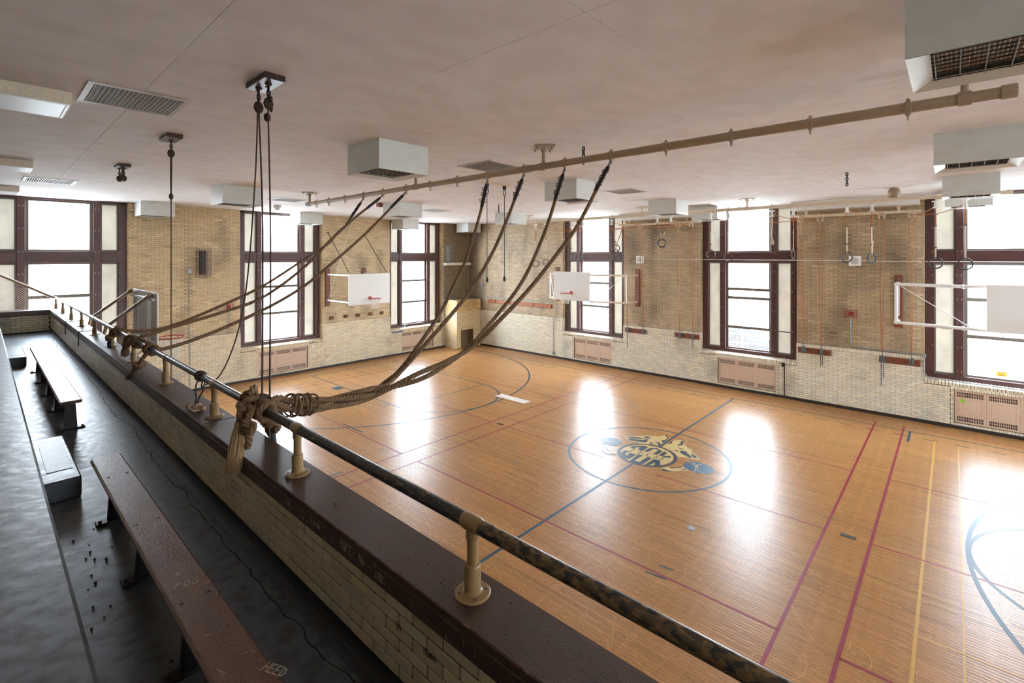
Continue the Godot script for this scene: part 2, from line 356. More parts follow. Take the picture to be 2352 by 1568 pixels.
	mat("concrete", rgb(86, 90, 93), 0.42, tri_opt(Vector3(0.55, 0.55, 0.55), true, {"albedo_texture": noise_tex(0.012, 0, 8, [[0.0, rgb(168, 160, 152)], [0.3, rgb(206, 202, 198)], [0.46, rgb(234, 234, 234)], [0.62, rgb(248, 250, 252)], [1.0, rgb(255, 255, 255)]], 1024, 14), "roughness_texture": noise_tex(0.014, 0, 6, [[0.0, grey(0.7)], [0.36, grey(0.85)], [0.52, grey(0.96)], [1.0, grey(1.0)]], 1024, 71), "heightmap_enabled": true, "heightmap_texture": noise_tex(0.02, 0, 5, [], 512, 72), "heightmap_scale": 0.2}))
	mat("worn_patch", rgb(66, 69, 70), 0.4, tri_opt(Vector3(2.2, 2.2, 2.2), true, {"albedo_texture": dirt}))
	mat("base_black", rgb(34, 33, 34), 0.65)
	var wood := oak()
	mat("coping", rgb(86, 64, 54), 0.42, tri_opt(Vector3(0.55, 2.4, 2.4), true, {"albedo_texture": wood, "heightmap_enabled": true, "heightmap_texture": wood, "heightmap_scale": 0.08}))
	mat("coping_worn", rgb(118, 78, 52), 0.6, tri_opt(Vector3(1.5, 5.0, 5.0), true, {"albedo_texture": dirt}))
	mat("bench_wood", rgb(116, 84, 68), 0.36, tri_opt(Vector3(0.5, 2.2, 2.2), true, {"albedo_texture": wood, "heightmap_enabled": true, "heightmap_texture": wood, "heightmap_scale": 0.12}))
	mat("iron_dark", rgb(38, 34, 34), 0.45, {"metallic": 0.3})
	mat("bolt", rgb(70, 62, 56), 0.35, {"metallic": 0.7})
	mat("rail_paint", Color.WHITE, 0.34, tri_opt(Vector3(0.7, 2.0, 2.0), false, {"albedo_texture": noise_tex(0.02, 0, 6, [[0.0, rgb(40, 43, 46)], [0.70, rgb(46, 48, 50)], [0.71, rgb(138, 112, 76)], [1.0, rgb(128, 104, 72)]], 1024, 90)}))
	mat("rail_worn", Color.WHITE, 0.34, tri_opt(Vector3(0.9, 2.2, 2.2), false, {"albedo_texture": noise_tex(0.016, 0, 6, [[0.0, rgb(40, 43, 46)], [0.49, rgb(44, 46, 48)], [0.5, rgb(132, 107, 72)], [1.0, rgb(124, 100, 68)]], 1024, 92)}))
	mat("rail_tan", rgb(156, 126, 86), 0.32, tri_opt(Vector3(3, 3, 3), true, {"albedo_texture": fine}))
	mat("pipe_beige", rgb(222, 208, 186), 0.4, tri_opt(Vector3(2, 2, 2), true, {"albedo_texture": fine}))
	mat("pipe_tan", rgb(168, 148, 124), 0.42, tri_opt(Vector3(2, 2, 2), true, {"albedo_texture": fine}))
	mat("rope", rgb(128, 98, 68), 0.85, tri_opt(Vector3(14, 14, 14), true, {"albedo_texture": grain}))
	mat("fray", rgb(168, 138, 100), 0.85)
	mat("cord_dark", rgb(72, 58, 44), 0.8)
	mat("cord_tan", rgb(176, 112, 62), 0.7)
	mat("cord_white", rgb(206, 186, 160), 0.7)
	mat("steel", rgb(120, 120, 118), 0.4, {"metallic": 0.8})
	mat("chain", rgb(112, 116, 118), 0.42, {"metallic": 0.75})
	mat("rust_iron", rgb(66, 46, 38), 0.6, {"metallic": 0.4})
	mat("wood_red", rgb(128, 70, 48), 0.45, tri_opt(Vector3(1.5, 1.5, 1.5), true, {"albedo_texture": strip_grain}))
	mat("wood_dark", rgb(70, 44, 36), 0.4, tri_opt(Vector3(4, 4, 4), true, {"albedo_texture": grain}))
	mat("wood_peg", rgb(140, 88, 52), 0.5, tri_opt(Vector3(3, 3, 3), true, {"albedo_texture": grain}))
	mat("wood_orange", rgb(188, 104, 52), 0.42, tri_opt(Vector3(0.8, 4, 4), true, {"albedo_texture": grain}))
	mat("board_white", rgb(224, 223, 219), 0.5)
	mat("rim_red", rgb(178, 46, 36), 0.4)
	mat("net", rgb(226, 222, 212), 0.8)
	mat("ring_black", rgb(34, 38, 46), 0.35)
	mat("ring_brown", rgb(84, 52, 42), 0.45)
	mat("strap", rgb(210, 198, 178), 0.8)
	mat("conduit", rgb(150, 158, 160), 0.4, {"metallic": 0.4})
	mat("cage_red", rgb(160, 50, 58), 0.5)
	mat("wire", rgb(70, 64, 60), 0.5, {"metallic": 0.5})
	mat("mesh_light", rgb(196, 176, 156), 0.5, {"metallic": 0.3})
	mat("lens_white", rgb(236, 238, 240), 0.35)
	mat("vent_metal", rgb(186, 180, 172), 0.5)
	mat("scratch", rgb(190, 176, 150), 0.7)
	mat("ink", rgb(34, 32, 34), 0.6)
	mat("rust", rgb(176, 106, 42), 0.9)
	mat("green", rgb(138, 192, 52), 0.7)
	mat("sticker_yellow", rgb(240, 214, 96), 0.6)
	mat("bottle", Color(0.8, 0.92, 0.96, 0.3), 0.05, {"transparency": BaseMaterial3D.TRANSPARENCY_ALPHA})
	mat("tape_blue", rgb(44, 84, 150), 0.5)
	mat("ground", rgb(196, 194, 188), 0.9, tri_opt(Vector3(0.1, 0.1, 0.1), true, {"albedo_texture": blotch}))
	mat("facade", rgb(206, 198, 186), 0.85, tri_opt(Vector3(0.1, 0.1, 0.1), true, {"albedo_texture": blotch}))
	mat("facade_dark", rgb(120, 128, 136), 0.3)
	mat("car_grey", rgb(22, 34, 44), 0.9, {"metallic_specular": 0.1})
	mat("car_glass", rgb(14, 20, 26), 0.8, {"metallic_specular": 0.1})
	mat("back_wall", rgb(176, 154, 118), 0.7, tri_opt(Vector3(0.5, 0.5, 0.5), true, {"albedo_texture": blotch}))

# ------------------------------------------------------------------ curves, ropes, chains
func arr3(a: Array) -> PackedVector3Array:
	var p := PackedVector3Array()
	for i in range(0, a.size(), 3): p.append(Vector3(a[i], a[i + 1], a[i + 2]))
	return p
func smooth(p: PackedVector3Array, step: float) -> PackedVector3Array:
	var d := PackedVector3Array()
	for i in range(p.size() - 1):
		var a := p[maxi(i - 1, 0)]
		var e := p[mini(i + 2, p.size() - 1)]
		for k in 16: d.append(p[i].cubic_interpolate(p[i + 1], a, e, k / 16.0))
	d.append(p[p.size() - 1])
	var out := PackedVector3Array([d[0]])
	var left := step
	for i in range(1, d.size()):
		var q := d[i - 1]
		var l := q.distance_to(d[i])
		while l >= left and l > 0:
			q = q.lerp(d[i], left / l)
			out.append(q)
			l = q.distance_to(d[i])
			left = step
		left -= l
	out.append(d[d.size() - 1])
	return out
# three strands laid round each other
func laid_rope(b: MB, pts: PackedVector3Array, r: float, pitch := 0.11, sides := 6) -> void:
	var p := smooth(pts, pitch / 7.0)
	var t0 := (p[1] - p[0]).normalized()
	var a: Vector3 = MB.frame(t0)[0]
	var s := [PackedVector3Array(), PackedVector3Array(), PackedVector3Array()]
	for i in p.size():
		var t := (p[mini(i + 1, p.size() - 1)] - p[maxi(i - 1, 0)]).normalized()
		a = (a - t * a.dot(t)).normalized()
		var c := t.cross(a)
		for k in 3:
			var an := -TAU * i / 7.0 + TAU * k / 3.0
			s[k].append(p[i] + (a * cos(an) + c * sin(an)) * r * 0.5)
	for k in 3: b.tube(s[k], r * 0.54, sides)
func cord(b: MB, pts: PackedVector3Array, r: float, step := 0.06, sides := 6) -> void:
	b.tube(smooth(pts, step), r, sides)
func sag(a: Vector3, c: Vector3, drop: float, n := 8) -> PackedVector3Array:
	var p := PackedVector3Array()
	for i in n + 1:
		var t := float(i) / n
		p.append(a.lerp(c, t) - Vector3(0, drop * 4.0 * t * (1.0 - t), 0))
	return p
func chain(b: MB, a: Vector3, c: Vector3, link := 0.04, r := 0.005) -> void:
	var d := (c - a)
	var nl := maxi(1, roundi(d.length() / (link * 0.72)))
	var t := d.normalized()
	var f: Array = MB.frame(t)
	for i in nl:
		var p := a + d * ((i + 0.5) / nl)
		b.torus(p, f[i % 2], link * 0.5, r, 10, 5, 1.0, 0.55, t)
# a coil round the rail (rail runs along x), n turns starting at angle a0
func coil(x0: float, x1: float, n: float, r: float, a0: float) -> PackedVector3Array:
	var p := PackedVector3Array()
	var k := int(n * 10)
	for i in k + 1:
		var an := a0 + TAU * n * i / k
		p.append(Vector3(lerpf(x0, x1, float(i) / k), RAIL_Y + sin(an) * r, RAIL_Z + cos(an) * r))
	return p
# an overhand knot lump about c
func knot(c: Vector3, r: float, tilt := 0.0) -> PackedVector3Array:
	var p := PackedVector3Array()
	var bs := Basis(Vector3(1, 0.3, 0.2).normalized(), tilt)
	for i in 33:
		var t := TAU * i / 32.0
		p.append(c + bs * (Vector3(sin(t) + 2.0 * sin(2.0 * t), -sin(3.0 * t) * 1.1, cos(t) - 2.0 * cos(2.0 * t)) * r * 0.36))
	return p
func tassel(b: MB, a: Vector3, c: Vector3, r0: float, r1: float, n: int) -> void:
	var t := (c - a).normalized()
	var f: Array = MB.frame(t)
	for i in n:
		var an := rng.randf() * TAU
		var q := sqrt(rng.randf())
		var d: Vector3 = f[0] * cos(an) + f[1] * sin(an)
		var e := c + d * r1 * q + t * rng.randf_range(-0.05, 0.02)
		var m := a.lerp(c, 0.5) + d * lerpf(r0, r1, 0.6) * q + Vector3(rng.randf_range(-1, 1), 0, rng.randf_range(-1, 1)) * 0.008
		b.tube(PackedVector3Array([a + d * r0 * q, m, e]), [0.006, 0.0055, 0.003], 4, false, false)

# ------------------------------------------------------------------ the room
var wood_walls := {}
class Wall:
	var node: Node3D
	var o: Vector3
	var b: Basis     # x along the wall, y up, z into the room
	func at(u: float, y: float, d: float) -> Vector3: return o + b * Vector3(u, y, d)

func wall_frame(called: String, o: Vector3, u: Vector3, nrm: Vector3, label: String) -> Wall:
	var w := Wall.new()
	w.o = o
	w.b = Basis(u, Vector3.UP, nrm)
	w.node = Node3D.new()
	w.node.name = called
	add_child(w.node)
	w.node.transform = Transform3D(w.b, o)
	tag(w.node, label, "wall", "", "structure")
	return w
# slab in wall space with rectangular holes [u0, u1, y0, y1]
func slab(b: MB, u0: float, u1: float, y0: float, y1: float, d0: float, d1: float, holes: Array) -> void:
	var us := [u0, u1]
	var ys := [y0, y1]
	for h in holes:
		for u in [h[0], h[1]]:
			if u > u0 and u < u1: us.append(u)
		for y in [h[2], h[3]]:
			if y > y0 and y < y1: ys.append(y)
	us.sort(); ys.sort()
	for j in ys.size() - 1:
		var run := -1
		for i in us.size():
			var solid := i < us.size() - 1
			if solid:
				var cu: float = (us[i] + us[i + 1]) * 0.5
				var cy: float = (ys[j] + ys[j + 1]) * 0.5
				if us[i + 1] - us[i] < 1e-5 or ys[j + 1] - ys[j] < 1e-5: continue
				for h in holes:
					if cu > h[0] and cu < h[1] and cy > h[2] and cy < h[3]: solid = false
			if solid and run < 0: run = i
			if not solid and run >= 0:
				b.span(Vector3(us[run], ys[j], d0), Vector3(us[i], ys[j + 1], d1))
				run = -1
func brick_mesh() -> ArrayMesh:   # 1 x 1 x 1 block, front at z = 0, rounded front edges
	var b := MB.new()
	var e := Vector3(0.012, 0.05, 0.25)
	var f := [Vector3(e.x, e.y, 0), Vector3(1 - e.x, e.y, 0), Vector3(1 - e.x, 1 - e.y, 0), Vector3(e.x, 1 - e.y, 0)]
	var g := [Vector3(0, 0, -e.z), Vector3(1, 0, -e.z), Vector3(1, 1, -e.z), Vector3(0, 1, -e.z)]
	var k := [Vector3(0, 0, -1), Vector3(1, 0, -1), Vector3(1, 1, -1), Vector3(0, 1, -1)]
	b.quad(f[0], f[1], f[2], f[3])
	for i in 4:
		var j := (i + 1) % 4
		b.quad(f[j], f[i], g[i], g[j])
		b.quad(g[j], g[i], k[i], k[j])
	return b.mesh()
# rows of bricks over [u0,u1] x [y0,y1] in the plane t (x along, y up, z out), leaving holes free; returns [Transform3D, Color] pairs
func lay(t: Transform3D, u0: float, u1: float, y0: float, y1: float, holes: Array, len: float, course: float, tone: Callable, joint := 0.0068) -> Array:
	var out := []
	var rows := int(round((y1 - y0) / course))
	var ch := (y1 - y0) / rows
	for r in rows:
		var ya := y0 + r * ch
		var cuts := []
		for h in holes:
			if h[2] < ya + ch * 0.6 and h[3] > ya + ch * 0.4: cuts.append([h[0], h[1]])
		cuts.sort_custom(func(p, q): return p[0] < q[0])
		var runs := []
		var at := u0
		for c in cuts:
			if c[0] > at: runs.append([at, c[0]])
			at = maxf(at, c[1])
		if at < u1: runs.append([at, u1])
		var shift := (0.5 if r % 2 else 0.0) * len
		for q in runs:
			var k := floori((q[0] - u0 + shift) / len)
			while true:
				var a: float = maxf(u0 - shift + k * len, q[0])
				var e: float = minf(u0 - shift + (k + 1) * len, q[1])
				k += 1
				if a >= q[1]: break
				if e - a < 0.03: continue
				var s := Vector3(e - a - joint, ch - joint, 0.014)
				var p := Vector3(a + joint * 0.5, ya + joint * 0.5, rng.randf_range(-0.0012, 0.0012))
				out.append([t * Transform3D(Basis.from_scale(s), p), tone.call((a + e) * 0.5, ya)])
	return out
# the 300 that show largest become bricks of their own, the rest one field
func set_bricks(w: Node3D, list: Array, m: Material, called := "brick", most := 300) -> void:
	var bm := brick_mesh()
	var wt := w.transform
	for e in list: e.append(in_view(wt * (e[0] as Transform3D).origin) * (1.0 if absf((e[0] as Transform3D).basis.x.length()) > 0.05 else 0.5))
	list.sort_custom(func(p, q): return p[2] > q[2])
	var mats := {}
	for i in mini(most, list.size()):
		var e: Array = list[i]
		var o := MeshInstance3D.new()
		o.name = called
		o.mesh = bm
		var c: Color = e[1]
		var key := Vector3i(int(c.r * 40), int(c.g * 40), int(c.b * 40))
		if not mats.has(key):
			var mm: StandardMaterial3D = m.duplicate()
			mm.vertex_color_use_as_albedo = false
			mm.albedo_color = Color((key.x + 0.5) / 40.0, (key.y + 0.5) / 40.0, (key.z + 0.5) / 40.0).linear_to_srgb()
			mats[key] = mm
		o.material_override = mats[key]
		w.add_child(o, true)
		o.transform = e[0]
	if list.size() > most:
		var mmesh := MultiMesh.new()
		mmesh.transform_format = MultiMesh.TRANSFORM_3D
		mmesh.use_colors = true
		mmesh.mesh = bm
		mmesh.instance_count = list.size() - most
		for i in mmesh.instance_count:
			mmesh.set_instance_transform(i, list[most + i][0])
			mmesh.set_instance_color(i, list[most + i][1])
		var f := MultiMeshInstance3D.new()
		f.name = called + "work"
		f.multimesh = mmesh
		f.material_override = m
		f.set_meta("kind", "stuff")
		w.add_child(f, true)

var stain := FastNoiseLite.new()
var streak := FastNoiseLite.new()
func lin(r: float, g: float, b: float) -> Color: return rgb(r, g, b).srgb_to_linear()
func tone_upper(u: float, y: float, base: Color, soot: float) -> Color:
	var k := 1.0 + rng.randf_range(-0.10, 0.09)
	if rng.randf() < 0.06: k *= 0.82
	if rng.randf() < 0.05: k *= 1.18
	var s := stain.get_noise_2d(u * 9.0, y * 9.0) * 0.6 + streak.get_noise_2d(u * 26.0, y * 4.0) * 0.5
	k *= 1.0 - clampf((s + soot) * 0.95, -0.05, 0.62)
	var c := base * k
	c.b *= 1.0 + rng.randf_range(-0.08, 0.08)
	return c
func tone_lower(u: float, y: float, base: Color) -> Color:
	var k := 1.0 + rng.randf_range(-0.1, 0.09)
	var c := base * k
	var h := rng.randf_range(-0.07, 0.07)
	c.b *= 1.0 + h; c.r *= 1.0 - h * 0.4
	var s := stain.get_noise_2d(u * 12.0 + 300.0, y * 9.0)
	if s > 0.25: c *= 1.0 - (s - 0.25) * 0.9
	return c

func build_wall(w: Wall, u0: float, u1: float, wins: Array, rads: Array, soot: Callable, base_up: Color, base_low: Color, bricks: bool, extra: Array = []) -> void:
	var wh := []      # window openings
	var rh := []      # radiator recesses
	for c in wins: wh.append([c - 1.62, c + 1.62, 1.25, CEIL + 0.1])
	for c in rads: rh.append([c - 0.98, c + 0.98, 0.15, 1.08])
	var b := MB.new()
	slab(b, u0 - 0.5, u1 + 0.5, 0.0, CEIL, -0.5, -0.12, wh + extra)
	slab(b, u0 - 0.5, u1 + 0.5, 1.92, CEIL, -0.12, -0.008, wh)
	slab(b, u0 - 0.5, u1 + 0.5, 0.0, 1.92, -0.12, 0.056, wh + rh + extra)
	var bk := MeshInstance3D.new()
	bk.name = "backing"
	bk.mesh = b.mesh()
	bk.mesh.surface_set_material(0, M.mortar if bricks else M.back_wall)
	w.node.add_child(bk, true)
	if not bricks: return
	var up := func(u: float, y: float) -> Color: return tone_upper(u, y, base_up, soot.call(u, y))
	var lo := func(u: float, y: float) -> Color: return tone_lower(u, y, base_low)
	var list := lay(Transform3D.IDENTITY, u0, u1, 1.92, CEIL, wh, 0.242, 0.0665, up)
	var rad_wide := []
	for h in rh: rad_wide.append([h[0] - 0.07, h[1] + 0.07, h[2] - 0.09, h[3] + 0.09])
	var low := Transform3D(Basis.IDENTITY, Vector3(0, 0, 0.066))
	var sill := []
	for h in wh: sill.append([h[0], h[1], 1.16, 9.0])
	list += lay(low, u0, u1, 0.085, 1.795, sill + rad_wide + extra, 0.242, 0.0665, lo)
	# soldier course that caps the wainscot
	list += lay(low, u0, u1, 1.797, 1.922, wh + extra, 0.068, 0.125, lo)
	for h in rh:
		list += lay(low, h[0] - 0.07, h[1] + 0.07, h[3], h[3] + 0.09, [], 0.075, 0.09, lo)
		list += lay(low, h[0] - 0.07, h[1] + 0.07, h[2] - 0.07, h[2], [], 0.075, 0.07, lo)
		for e in [[h[0] - 0.07, h[0]], [h[1], h[1] + 0.07]]:
			list += lay(low, e[0], e[1], h[2], h[3], [], 0.07, 0.0665, lo)
	for h in wh:
		# reveals of the window
		for e in [[h[0], 1.0], [h[1], -1.0]]:
			var turn := Transform3D(Basis(Vector3(0, 0, -e[1]), Vector3.UP, Vector3(e[1], 0, 0)), Vector3(e[0] + e[1] * 0.008, 0, -0.24 if e[1] < 0 else 0.0))
			list += lay(turn, 0.0, 0.24, 1.92, CEIL, [], 0.24, 0.0665, up)
			turn.origin.z = -0.24 if e[1] < 0 else 0.066
			list += lay(turn, 0.0, 0.306, 1.26, 1.92, [], 0.306, 0.066, lo)
	set_bricks(w.node, list, M.brick)
	# sloping sill bricks under each window
	var sb := MB.new()
	sb.bev(Vector3(0, -0.05, 0), Vector3(0.066, 0.1, 0.30), 0.012)
	var sm := sb.mesh()
	var smats := []
	for i in 4:
		var mm: StandardMaterial3D = M.brick_glazed.duplicate()
		mm.vertex_color_use_as_albedo = false
		mm.albedo_color = (base_low * (0.92 + i * 0.05)).linear_to_srgb()
		smats.append(mm)
	for h in wh:
		var k := int((h[1] - h[0]) / 0.0737)
		for i in k:
			var o := MeshInstance3D.new()
			o.name = "sill_brick"
			o.mesh = sm
			o.material_override = smats[rng.randi() % 4]
			w.node.add_child(o, true)
			o.transform = Transform3D(Basis(Vector3.RIGHT, 0.2), Vector3(h[0] + (i + 0.5) * (h[1] - h[0]) / k, 1.285, -0.055))
	var bb := MB.new()
	slab(bb, u0, u1, 0.0, 0.082, 0.05, 0.088, [] if extra.is_empty() else extra)
	var bo := MeshInstance3D.new()
	bo.name = "baseboard"
	bo.mesh = bb.mesh()
	bo.mesh.surface_set_material(0, M.baseboard)
	w.node.add_child(bo, true)

func window(k: int, w: Wall, c: float, rails: Array, label: String) -> void:
	var t := Node3D.new()
	t.name = "window_%d" % k
	add_child(t)
	t.transform = Transform3D(w.b, w.at(c, 1.28, 0))
	tag(t, label, "window", "", "structure")
	var B := func(a: Vector3, e: Vector3, r: float, m: Material, called: String, par: Node3D = t) -> MeshInstance3D:
		var b := MB.new()
		b.bev((a + e) * 0.5 - Vector3(0, 1.28, 0), (e - a).abs(), r)
		return part(par, called, b, m)
	var mv: Material = M.mahogany
	var mh: Material = M.mahogany_flat
	for s: float in [-1.0, 1.0]:
		B.call(Vector3(s * 1.62, 1.28, -0.34), Vector3(s * 1.40, CEIL, -0.19), 0.008, mv, "jamb")
		B.call(Vector3(s * 0.95, 1.28, -0.36), Vector3(s * 0.77, CEIL, -0.17), 0.008, mv, "mullion")
		for yy in [[1.42, 4.62], [4.98, CEIL - 0.06]]:
			# stop moulding and cream side panel
			var b := MB.new()
			slab(b, s * 1.18 - 0.235, s * 1.18 + 0.235, yy[0] - 1.28, yy[1] - 1.28, -0.33, -0.24, [[s * 1.18 - 0.19, s * 1.18 + 0.19, yy[0] + 0.05 - 1.28, yy[1] - 0.05 - 1.28]])
			part(t, "panel_stop", b, M.sash_grey)
			var pp := MB.new()   # side light painted over in cream
			pp.quad(Vector3(s * 1.18 - 0.2, yy[0] - 1.24, -0.30), Vector3(s * 1.18 + 0.2, yy[0] - 1.24, -0.30), Vector3(s * 1.18 + 0.2, yy[1] - 1.32, -0.30), Vector3(s * 1.18 - 0.2, yy[1] - 1.32, -0.30))
			part(t, "side_panel", pp, M.painted_pane)
	B.call(Vector3(-1.62, 1.28, -0.36), Vector3(1.62, 1.42, -0.16), 0.012, mh, "sill_board")
	B.call(Vector3(-1.62, 4.62, -0.36), Vector3(1.62, 4.98, -0.185), 0.01, mh, "transom")
	for x in [[-1.36, -0.96], [-0.74, 0.74], [0.96, 1.36]]:
		B.call(Vector3(x[0], 4.68, -0.19), Vector3(x[1], 4.92, -0.172), 0.006, mh, "transom_panel")
	B.call(Vector3(-1.62, CEIL - 0.06, -0.36), Vector3(1.62, CEIL, -0.19), 0.006, mh, "head_board")
	# sashes: grey frames with a pane each
	var ys := [[4.98, CEIL - 0.06]]
	var y := 1.42
	for r in rails:
		ys.append([y, r]); y = r
	ys.append([y, 4.62])
	for i in ys.size():
		var a: float = ys[i][0]
		var e: float = ys[i][1]
		var b := MB.new()
		var d := -0.30 - 0.02 * (i % 2)
		slab(b, -0.77, 0.77, a - 1.28, e - 1.28, d - 0.03, d + 0.02, [[-0.69, 0.69, a + 0.05 - 1.28, e - 0.05 - 1.28]])
		var sash := part(t, "sash", b, M.sash_grey)
		var g := MB.new()
		g.quad(Vector3(-0.72, a + 0.03 - 1.28, d), Vector3(0.72, a + 0.03 - 1.28, d), Vector3(0.72, e - 0.03 - 1.28, d), Vector3(-0.72, e - 0.03 - 1.28, d))
		part(sash, "pane", g, M.glass)
	var cb := MB.new()
	for s: float in [-1.0, 1.0]:
		for x in [0.82, 0.91, 1.44]:
			for i in 8: cb.bev(Vector3(s * x, 0.28 + i * 0.68, -0.166 if x < 1.4 else -0.187), Vector3(0.018, 0.05, 0.012), 0.003)
	part(t, "sash_clips", cb, M.clip, "", "stuff")

func radiator(w: Wall, c: float, half: float, y0: float, y1: float, label: String, spots: Array) -> void:
	var t := Node3D.new()
	t.name = numbered("radiator_cover")
	add_child(t)
	t.transform = Transform3D(w.b, w.at(c, y0, 0.0))
	tag(t, label, "radiator cover", "radiator covers under the windows")
	var h := y1 - y0
	var bk := MB.new()
	bk.span(Vector3(-half, 0, -0.11), Vector3(half, h, -0.05))  # dark backing colours in the shade seen through the slots
	part(t, "slot_shade_backing", bk, M.iron_dark)
	var wd := half * 2.0 / 3.0
	for i in 3:
		var x0 := -half + i * wd
		var b := MB.new()
		# slats between the slots: rows of bars and solid bands
		var bands := [[0.0, 0.045], [0.105, 0.117], [0.177, h - 0.187], [h - 0.127, h - 0.115], [h - 0.055, h]]
		for e in bands: b.span(Vector3(x0 + 0.002, e[0], 0.0), Vector3(x0 + wd - 0.002, e[1], 0.02))
		for y in [0.045, 0.117, h - 0.187, h - 0.115]:
			var at := x0 + 0.002
			for s in 17:
				var nx: float = x0 + 0.055 + s * (wd - 0.105) / 16.0 if s < 16 else x0 + wd - 0.002
				b.span(Vector3(at, y, 0.002), Vector3(nx, y + 0.06, 0.019))
				at = nx + 0.0225
		var pn := part(t, "cover_panel", b, M.radiator)
		var r := MB.new()
		slab(r, x0 + 0.055, x0 + wd - 0.055, 0.215, h - 0.225, 0.02, 0.026, [[x0 + 0.075, x0 + wd - 0.075, 0.235, h - 0.245]])
		r.bev(Vector3(x0 + wd * 0.5, h * 0.5 - 0.005, 0.019), Vector3(wd - 0.19, h - 0.51, 0.012), 0.005)
		part(pn, "raised_field", r, M.radiator)
	for s in spots:
		var g := MB.new()
		var ring := PackedVector2Array()
		for i in 12: ring.append(Vector2(s[0] + cos(TAU * i / 12) * s[2] * (1.0 + 0.25 * sin(i * 2.3)), s[1] + sin(TAU * i / 12) * s[2] * 1.2))
		g.prism(ring, Vector3(0, 0, 0.0262), Vector3.RIGHT, Vector3.UP, 0.001)
		part(t, "paint_spot", g, M[s[3]])

func build_floor() -> void:
	var t := Node3D.new()
	t.name = "floor"
	add_child(t)
	tag(t, "orange maple strip floor of the gym, glossy and scuffed", "floor", "", "structure")
	var b := MB.new()
	b.span(Vector3(-20.2, -0.3, -18.6), Vector3(9.2, -0.02, -1.55))
	part(t, "subfloor", b, M.under_floor)
	# one strip of 1 m: slightly cupped across its width, eased edges
	var s := MB.new()
	var h := FLOOR_W * 0.5 - 0.0005
	var c := 0.0012
	var dip := 0.0006
	var zs := [-h + c, -h * 0.6, -h * 0.2, h * 0.2, h * 0.6, h - c]
	var Y := func(z: float) -> float: return dip * (z * z / (h * h) - 1.0)
	var N := func(z: float) -> Vector3: return Vector3(0, 1, -2.0 * dip * z / (h * h)).normalized()
	for i in 5:
		var z0: float = zs[i]
		var z1: float = zs[i + 1]
		s.quadn(Vector3(0, Y.call(z0), z0), Vector3(0, Y.call(z1), z1), Vector3(1, Y.call(z1), z1), Vector3(1, Y.call(z0), z0), N.call(z0), N.call(z1), N.call(z1), N.call(z0))
	var ye: float = Y.call(h - c)
	for g: float in [-1.0, 1.0]:
		var p := [Vector3(0, ye, g * (h - c)), Vector3(1, ye, g * (h - c)), Vector3(1, ye - 0.0016, g * h), Vector3(0, ye - 0.0016, g * h)]
		var q := [Vector3(0, ye - 0.0016, g * h), Vector3(1, ye - 0.0016, g * h), Vector3(1, -0.018, g * h), Vector3(0, -0.018, g * h)]
		for k in [p, q]:
			if g < 0: s.quad(k[0], k[1], k[2], k[3])
			else: s.quad(k[3], k[2], k[1], k[0])
	s.quad(Vector3(0, -0.018, -h), Vector3(0, -0.018, h), Vector3(0, ye, h - c), Vector3(0, ye, -h + c))
	s.quad(Vector3(1, -0.018, h), Vector3(1, -0.018, -h), Vector3(1, ye, -h + c), Vector3(1, ye, h - c))
	var m := s.mesh()
	var list := []
	var rows := int(16.8 / FLOOR_W)
	for r in rows:
		var z := -1.62 - (r + 0.5) * FLOOR_W
		var x := -20.1 - rng.randf() * 1.2
		var band := stain.get_noise_1d(z * 30.0) * 0.08
		while x < 9.1:
			var l := rng.randf_range(0.5, 2.1)
			var a := maxf(x, -20.1)
			var e := minf(x + l, 9.1)
			if e - a > 0.05:
				var k := 1.0 + rng.randf_range(-0.12, 0.11) + band
				if rng.randf() < 0.05: k *= 0.8
				var col := Color(0.40 * k, 0.186 * k * rng.randf_range(0.95, 1.05), 0.058 * k * rng.randf_range(0.88, 1.12))
				# strips have cupped where the damp end of the hall is
				var cup := 0.004 + 0.006 * clampf((a + 5.0) / 6.0, 0.0, 1.0)
				var bs := Basis(Vector3.RIGHT, rng.randf_range(-1.0, 1.0) * cup)
				var deep := rng.randf_range(0.5, 1.1) + 0.9 * clampf((a + 3.0) / 4.0, 0.0, 1.0)
				list.append([Transform3D(bs * Basis.from_scale(Vector3(e - a - 0.0012, deep, 1)), Vector3(a + 0.0006, 0.0, z)), col])
			x += l
	for e in list:
		var p: Vector3 = (e[0] as Transform3D).origin
		e.append(maxf(in_view(p), maxf(in_view(p + Vector3(0.8, 0, 0)), in_view(p + Vector3(1.6, 0, 0)))))
	list.sort_custom(func(p, q): return p[2] > q[2])
	var mats := []
	for i in 12:
		var k := 0.74 + 0.045 * i
		var mm: StandardMaterial3D = M.board_floor.duplicate()
		mm.vertex_color_use_as_albedo = false
		mm.albedo_color = Color(0.40 * k, 0.186 * k, 0.058 * k).linear_to_srgb()
		mats.append(mm)
	for i in 300:
		var o := MeshInstance3D.new()
		o.name = "floor_board"
		o.mesh = m
		o.material_override = mats[clampi(roundi((list[i][1].r / 0.40 - 0.74) / 0.045), 0, 11)]
		t.add_child(o, true)
		o.transform = list[i][0]
	var q := MultiMesh.new()
	q.transform_format = MultiMesh.TRANSFORM_3D
	q.use_colors = true
	q.mesh = m
	q.instance_count = list.size() - 300
	for i in q.instance_count:
		q.set_instance_transform(i, list[300 + i][0])
		q.set_instance_color(i, list[300 + i][1])
	var f := MultiMeshInstance3D.new()
	f.name = "floor_boards"
	f.multimesh = q
	f.material_override = M.board_floor
	f.set_meta("kind", "stuff")
	t.add_child(f, true)

